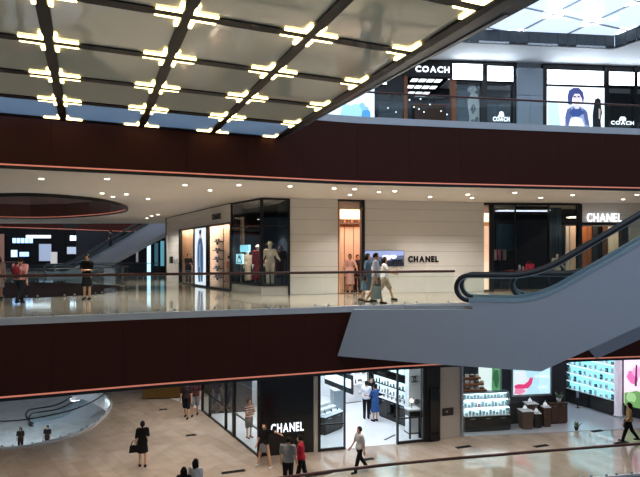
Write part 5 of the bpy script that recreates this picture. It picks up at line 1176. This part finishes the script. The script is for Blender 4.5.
i = person('woman in blue denim dress walking past the screen with a dark shoulder bag', FL(367.5, 301.8), 75, 1.7, '5a7488', style='dress', hairlen='bob', hem=.42, lf=(14, 8), rf=(-10, 14), la=(10, 8, 30), ra=(-6, 8, 10), shoe='3a2a22')
handbag(i, np.array([-.2, .05, 1.16]), 'dark shoulder bag carried by the woman in blue denim', '2a2830', .28, .2, .12, .2)
i = person('person in white tee and grey-brown skirt walking between two friends', FL(375.8, 304.2), 78, 1.72, 'c8ccd0', '6a6058', 'skirt', hairlen='short', hem=.45, lf=(16, 6), rf=(-14, 18), la=(4, 8, 14), ra=(0, 8, 10), shoe='4a3428')
handbag(i, i['hR'] + np.array([-.02, 0, -.0]), 'grey-green paper shopping bag carried by the walking friends', '8f9c94', .34, .42, .14, .14, 'shopping_bag', 'shopping bag', math.pi / 2, .006)
i = person('person in white shirt and light shorts leading the three friends, looking at a phone', FL(384.5, 300.2), 75, 1.62, 'd6d4d2', 'b0a08c', 'shorts', hairlen='bob', lf=(26, 8), rf=(-18, 24), la=(20, 8, 60), ra=(40, 6, 55), shoe='2a2622')
phone(i, i['hR'] + np.array([0, -.03, 0]), 'phone held by the leading friend in white shirt')
q = W1.p(W1.t(350, 1.0), 1.0); person('woman in pink dress standing inside the narrow peach doorway', q, -5, 1.68, 'e4b8b0', style='dress', hairlen='bun', hem=.35, la=(8, 24, 30), ra=(8, 24, 30), hair='4a2a20')
q = W1.p(W1.t(357.5, 2.2), 2.2); person('dark-clad shop assistant deeper inside the narrow doorway', q, 20, 1.66, '3a2018', '2a1812', hairlen='short')
q = W2.p(W2.t(188.3, .25), .25); person('shop assistant in black suit standing in the first peach bay', q, 40, 1.72, '15151a', '121216', sleeve='long', hairlen='short', la=(25, 6, 70), ra=(25, 6, 70))
q = WFE.p(WFE.t(110.5, .8), .8); D_ = .27 + .56 * (WFE.t(110.5) - k_) - .42; person('dark-dressed rider standing on the far escalator', Vector((q.x, q.y, D_ + .1)), -90, 1.7, '3a3a32', '202024', hairlen='short')
# window mannequins
def mann(label, W, px, d, z, **kw):
    q = W.p(W.t(px, d), d); return person(label, Vector((q.x, q.y, z)), kw.pop('face', 0), kw.pop('H', 1.75), name='mannequin', cat='mannequin', sk=kw.pop('sk', 'd8cfc4'), **kw)
mann('mannequin in patterned brown and cream dress left in the corner window', W2b, 247.5, .75, .37, face=20, top='9a8672', style='dress', hem=.12, hair='', sleeve='long', H=1.5)
mann('mannequin in long red coat beside the corner post', W2b, 257.5, .5, .37, face=25, top='8e1a22', style='dress', hem=.2, hair='', sleeve='long', H=1.72, la=(10, 6, 20))
i = mann('white mannequin in cream suit and hat right of the corner post', W2c, 270, .55, .37, face=10, top='e6dccc', bot='e0d4c2', hair='', sleeve='long', H=1.78, width=1.1, la=(10, 22, 60), ra=(8, 20, 50))
MB().lathe([(.2, 0), (.2, .012), (.1, .02), (.095, .1), (.05, .115)], tuple(i['hd'] + np.array([0, 0, .06])), 16).build('hat', cloth('e8dcc4'), i['T'], True)
mann('dim dark mannequin at the right end of the corner window', W2c, 280, .9, .37, face=0, top='3a2028', style='dress', hem=.3, hair='', H=1.7, sk='4a4044')
mann('mannequin in cream tweed jacket with black hair in the right boutique', W3, 556.5, .7, 0, face=10, top='c8b8a4', bot='3a3430', sleeve='long', hairlen='bob', H=1.75, la=(10, 18, 40), ra=(20, 10, 60))
mann('mannequin in mustard coat in the boutique window above the escalator', W3, 635, .6, 0, face=-10, top='b89858', style='dress', hem=.25, sleeve='long', hair='', H=1.8)
mann('pink and cream dressed mannequin in the last peach bay', W2, 229.5, .22, 0, face=40, top='e0a898', style='dress', hem=.3, hairlen='bun', hair='5a3040', H=1.6)
# lower gallery
i = person('woman in black dress carrying a black handbag, alone on the pale floor', FL(142.5, 466.5, ZL), 200, 1.64, '0e0e12', style='dress', sleeve='short', hem=.55, hairlen='tail', la=(6, 10, 20), ra=(20, 8, 50), shoe='101014', lf=(3, 0), rf=(-4, 0))
handbag(i, i['wrL'] + np.array([.04, .0, .06]), 'black handbag hanging from the arm of the woman in black', '0e0e12', .36, .24, .16, .16)
person('man in dark shirt and black shorts of the far walking couple', FL(186.5, 418, ZL), 0, 1.78, '33262a', '1c1c20', 'shorts', hairlen='short', lf=(12, 4), rf=(-10, 12), width=1.1)
person('man in maroon shirt and grey shorts of the far walking couple', FL(195, 415.3, ZL), 5, 1.8, '4a2a2e', '7f8288', 'shorts', hairlen='short', lf=(-8, 10), rf=(14, 4), width=1.1)
i = person('shopper in red and cream striped top inside the glass side of the beauty shop', FL(249, 438, ZL) + Vector((0, 0, .012)), 45, 1.62, style='shorts', bot='5a5850', stripes=stripe_mat(), hairlen='short', hair='5a2a20', la=(15, 6, 100), ra=(15, 6, 80), shoe='8a4a3a')
phone(i, i['hL'] + np.array([0, -.03, 0]), 'phone held by the shopper in the striped top')
i = person('person in black top and grey patterned skirt posing with raised arm at the black wall', FL(264.5, 467.2, ZL), -25, 1.6, '101014', '6e6e72', 'skirt', hairlen='short', spread=14, la=(20, 95, 15), ra=(8, 10, 20), hem=.62, shoe='d8d8da')
i = person('man in grey tee and dark trousers seen from behind beside the person in red', FL(288, 489, ZL), 170, 1.7, '7d8084', '1c1c22', hairlen='short', la=(6, 10, 16), ra=(6, 10, 16), width=1.1)
i = person('person in red shirt and black trousers looking at a phone', FL(301.5, 485.5, ZL), -100, 1.68, 'b02438', '121218', sleeve='long', hairlen='short', lf=(12, 4), rf=(-12, 12), la=(20, 8, 90), ra=(20, 8, 90), lean=4)
phone(i, i['hL'] + np.array([0, -.02, 0]), 'white phone held by the person in the red shirt')
i = person('man in grey shirt and black trousers walking past the white shop front', FL(359.5, 471.8, ZL), -65, 1.62, 'b8b8ba', '121218', sleeve='short', hairlen='short', lf=(18, 4), rf=(-16, 20), la=(-14, 8, 14), ra=(16, 8, 20))
i = person('woman in tan top and black trousers walking at the right with a black bag', FL(629, 441.2, ZL), -110, 1.62, 'a08a62', '101014', hairlen='long', lf=(20, 4), rf=(-18, 18), la=(8, 8, 30), ra=(-6, 8, 16), sleeve='short')
handbag(i, i['wrL'] + np.array([.03, 0, .1]), 'black bag on the arm of the woman in the tan top', '121216', .3, .2, .12, .1)
person('dark-haired person in black whose head just shows at the bottom edge', Vector((FL(182, 470, -4.45).x, 15.9, ZL)), 180, 1.55, '1a1a1e', '1a1a1e', hairlen='bob')
person('dark-haired person in white tee at the bottom edge of the picture', Vector((FL(193, 463, -4.35).x, 16.3, ZL)), 160, 1.64, 'd8d8dc', '2a2a30', hairlen='bob')
person('man in white shirt browsing at the long black counter of the white shop', FL(366.5, 419, ZL) + Vector((0, 0, .012)), 190, 1.76, 'e8e8f4', '1a1a22', sleeve='long', hairlen='short', la=(30, 6, 50), ra=(20, 8, 50))
person('woman in blue dress browsing at the long black counter of the white shop', FL(375.2, 421.5, ZL) + Vector((0, 0, .012)), 215, 1.7, '31548c', style='dress', hem=.45, hairlen='bun', la=(30, 6, 60), ra=(30, 6, 60))
person('shop assistant in black behind the two shoppers in the white shop', FL(371, 413.5, ZL) + Vector((0, 0, .012)), 20, 1.74, '0e0e12', '0e0e12', sleeve='long', hairlen='short')
# basement, seen through the curved glass
person('person in dark top on the basement floor, left of two seen through the curved glass', FL(20.5, 452, ZB), 10, 1.7, '2a2420', '1c1c20', hairlen='long')
person('person in black on the basement floor, nearer the curved glass edge', FL(47.5, 450.5, ZB), -10, 1.75, '1a1a1c', '24242a', hairlen='short', width=1.1)
# ------------------------------------------------------------------ downlights
def downlight(p, label, grp, energy, col=(1, .95, .9), size=.09, spot=1.9, share_=[None]):
    o = thing('downlight', label, 'downlight', p, 0, grp)
    if share_[0] is None:
        share_[0] = (MB().lathe([(.08, -.012), (.1, -.012), (.1, 0), (.08, 0)], n=16).mesh('trim_ring'), MB().lathe([(.07, -.024), (.07, -.012)], n=16).mesh('lens'))
        share_[0][0].materials.append(MATS['white_gloss']); share_[0][1].materials.append(mat('downlight_lens', 'fff4e0', emit=9, ecol='fff0d8'))
    for nm, me in zip(('trim_ring', 'lens'), share_[0]):
        c = bpy.data.objects.new(nm, me); COL.objects.link(c); c.parent = o
    if energy:
        ld = bpy.data.lights.new('downlight_beam', 'SPOT'); ld.energy = energy; ld.spot_size = spot; ld.spot_blend = .6; ld.shadow_soft_size = size; ld.color = col
        lo = bpy.data.objects.new('downlight_beam', ld); COL.objects.link(lo); lo.parent = o; lo.location = (0, 0, -.05)
    return o
px_l = [(41.5, 178.5), (107, 178.5), (102, 193), (113, 196.5), (126.4, 194), (148, 198.6), (147, 218), (151.6, 215.6), (158, 214.4), (185, 184.7), (239, 184.7), (334, 188), (354.6, 188.8), (379, 191.7), (394.6, 190.9), (430, 196.7), (467.7, 194.2), (472, 197.6), (350, 194.7), (514.8, 192.4), (540.6, 197.4), (572.5, 194.8), (637, 194.4), (623, 199), (290, 186), (210, 190)]
for k, (q, y) in enumerate(sorted(px_l)):
    downlight(FL(q, y, ZC), ORD[k] + ' small round downlight from the left in the cream middle ceiling', 'downlights of the middle ceiling', SPOT_MID)
n = 0
for x, y in ((-8.5, 17), (-5, 18), (-2, 18.3), (1, 18.8), (4, 19.6), (7, 20.2), (10.5, 20.8), (-6.5, 21.5), (-4.5, 24.5), (-8, 27), (-14, 18)):  # unseen lamps added to light the lower floor
    n += 1; downlight(Vector((x, y, -1.72)), ORD[n] + ' added, unseen downlight in the hidden ceiling of the lower gallery', 'added downlights of the lower ceiling', SPOT_LOW, (1, .83, .68))
pn = ['nearest', 'middle', 'farthest']
# pendants with point lights, added to brighten the basement floor
for x, y in ((-18, 27), (-15, 34), (-22, 40)):
    o = thing('added_pendant', pn.pop(0) + ' added round pendant light over the basement floor', 'light', (x, y, -7.2), 0, 'added pendant lights of the basement'); MB().lathe([(.3, 0), (.32, .05), (.1, .2)], n=16).build('lamp_shade', 'white_gloss', o, True); MB().lathe([(.28, -.02), (.28, 0)], n=16).build('diffuser', 'cool_led', o); MB().tube([(0, 0, .2), (0, 0, 1.1)], .015, 6).build('rod', 'black_metal', o)
    ld = bpy.data.lights.new('pendant_fill', 'POINT'); ld.energy = 500; ld.shadow_soft_size = .3; ld.color = (.8, .9, 1); lo = bpy.data.objects.new('pendant_fill', ld); COL.objects.link(lo); lo.parent = o; lo.location = (0, 0, -.35)
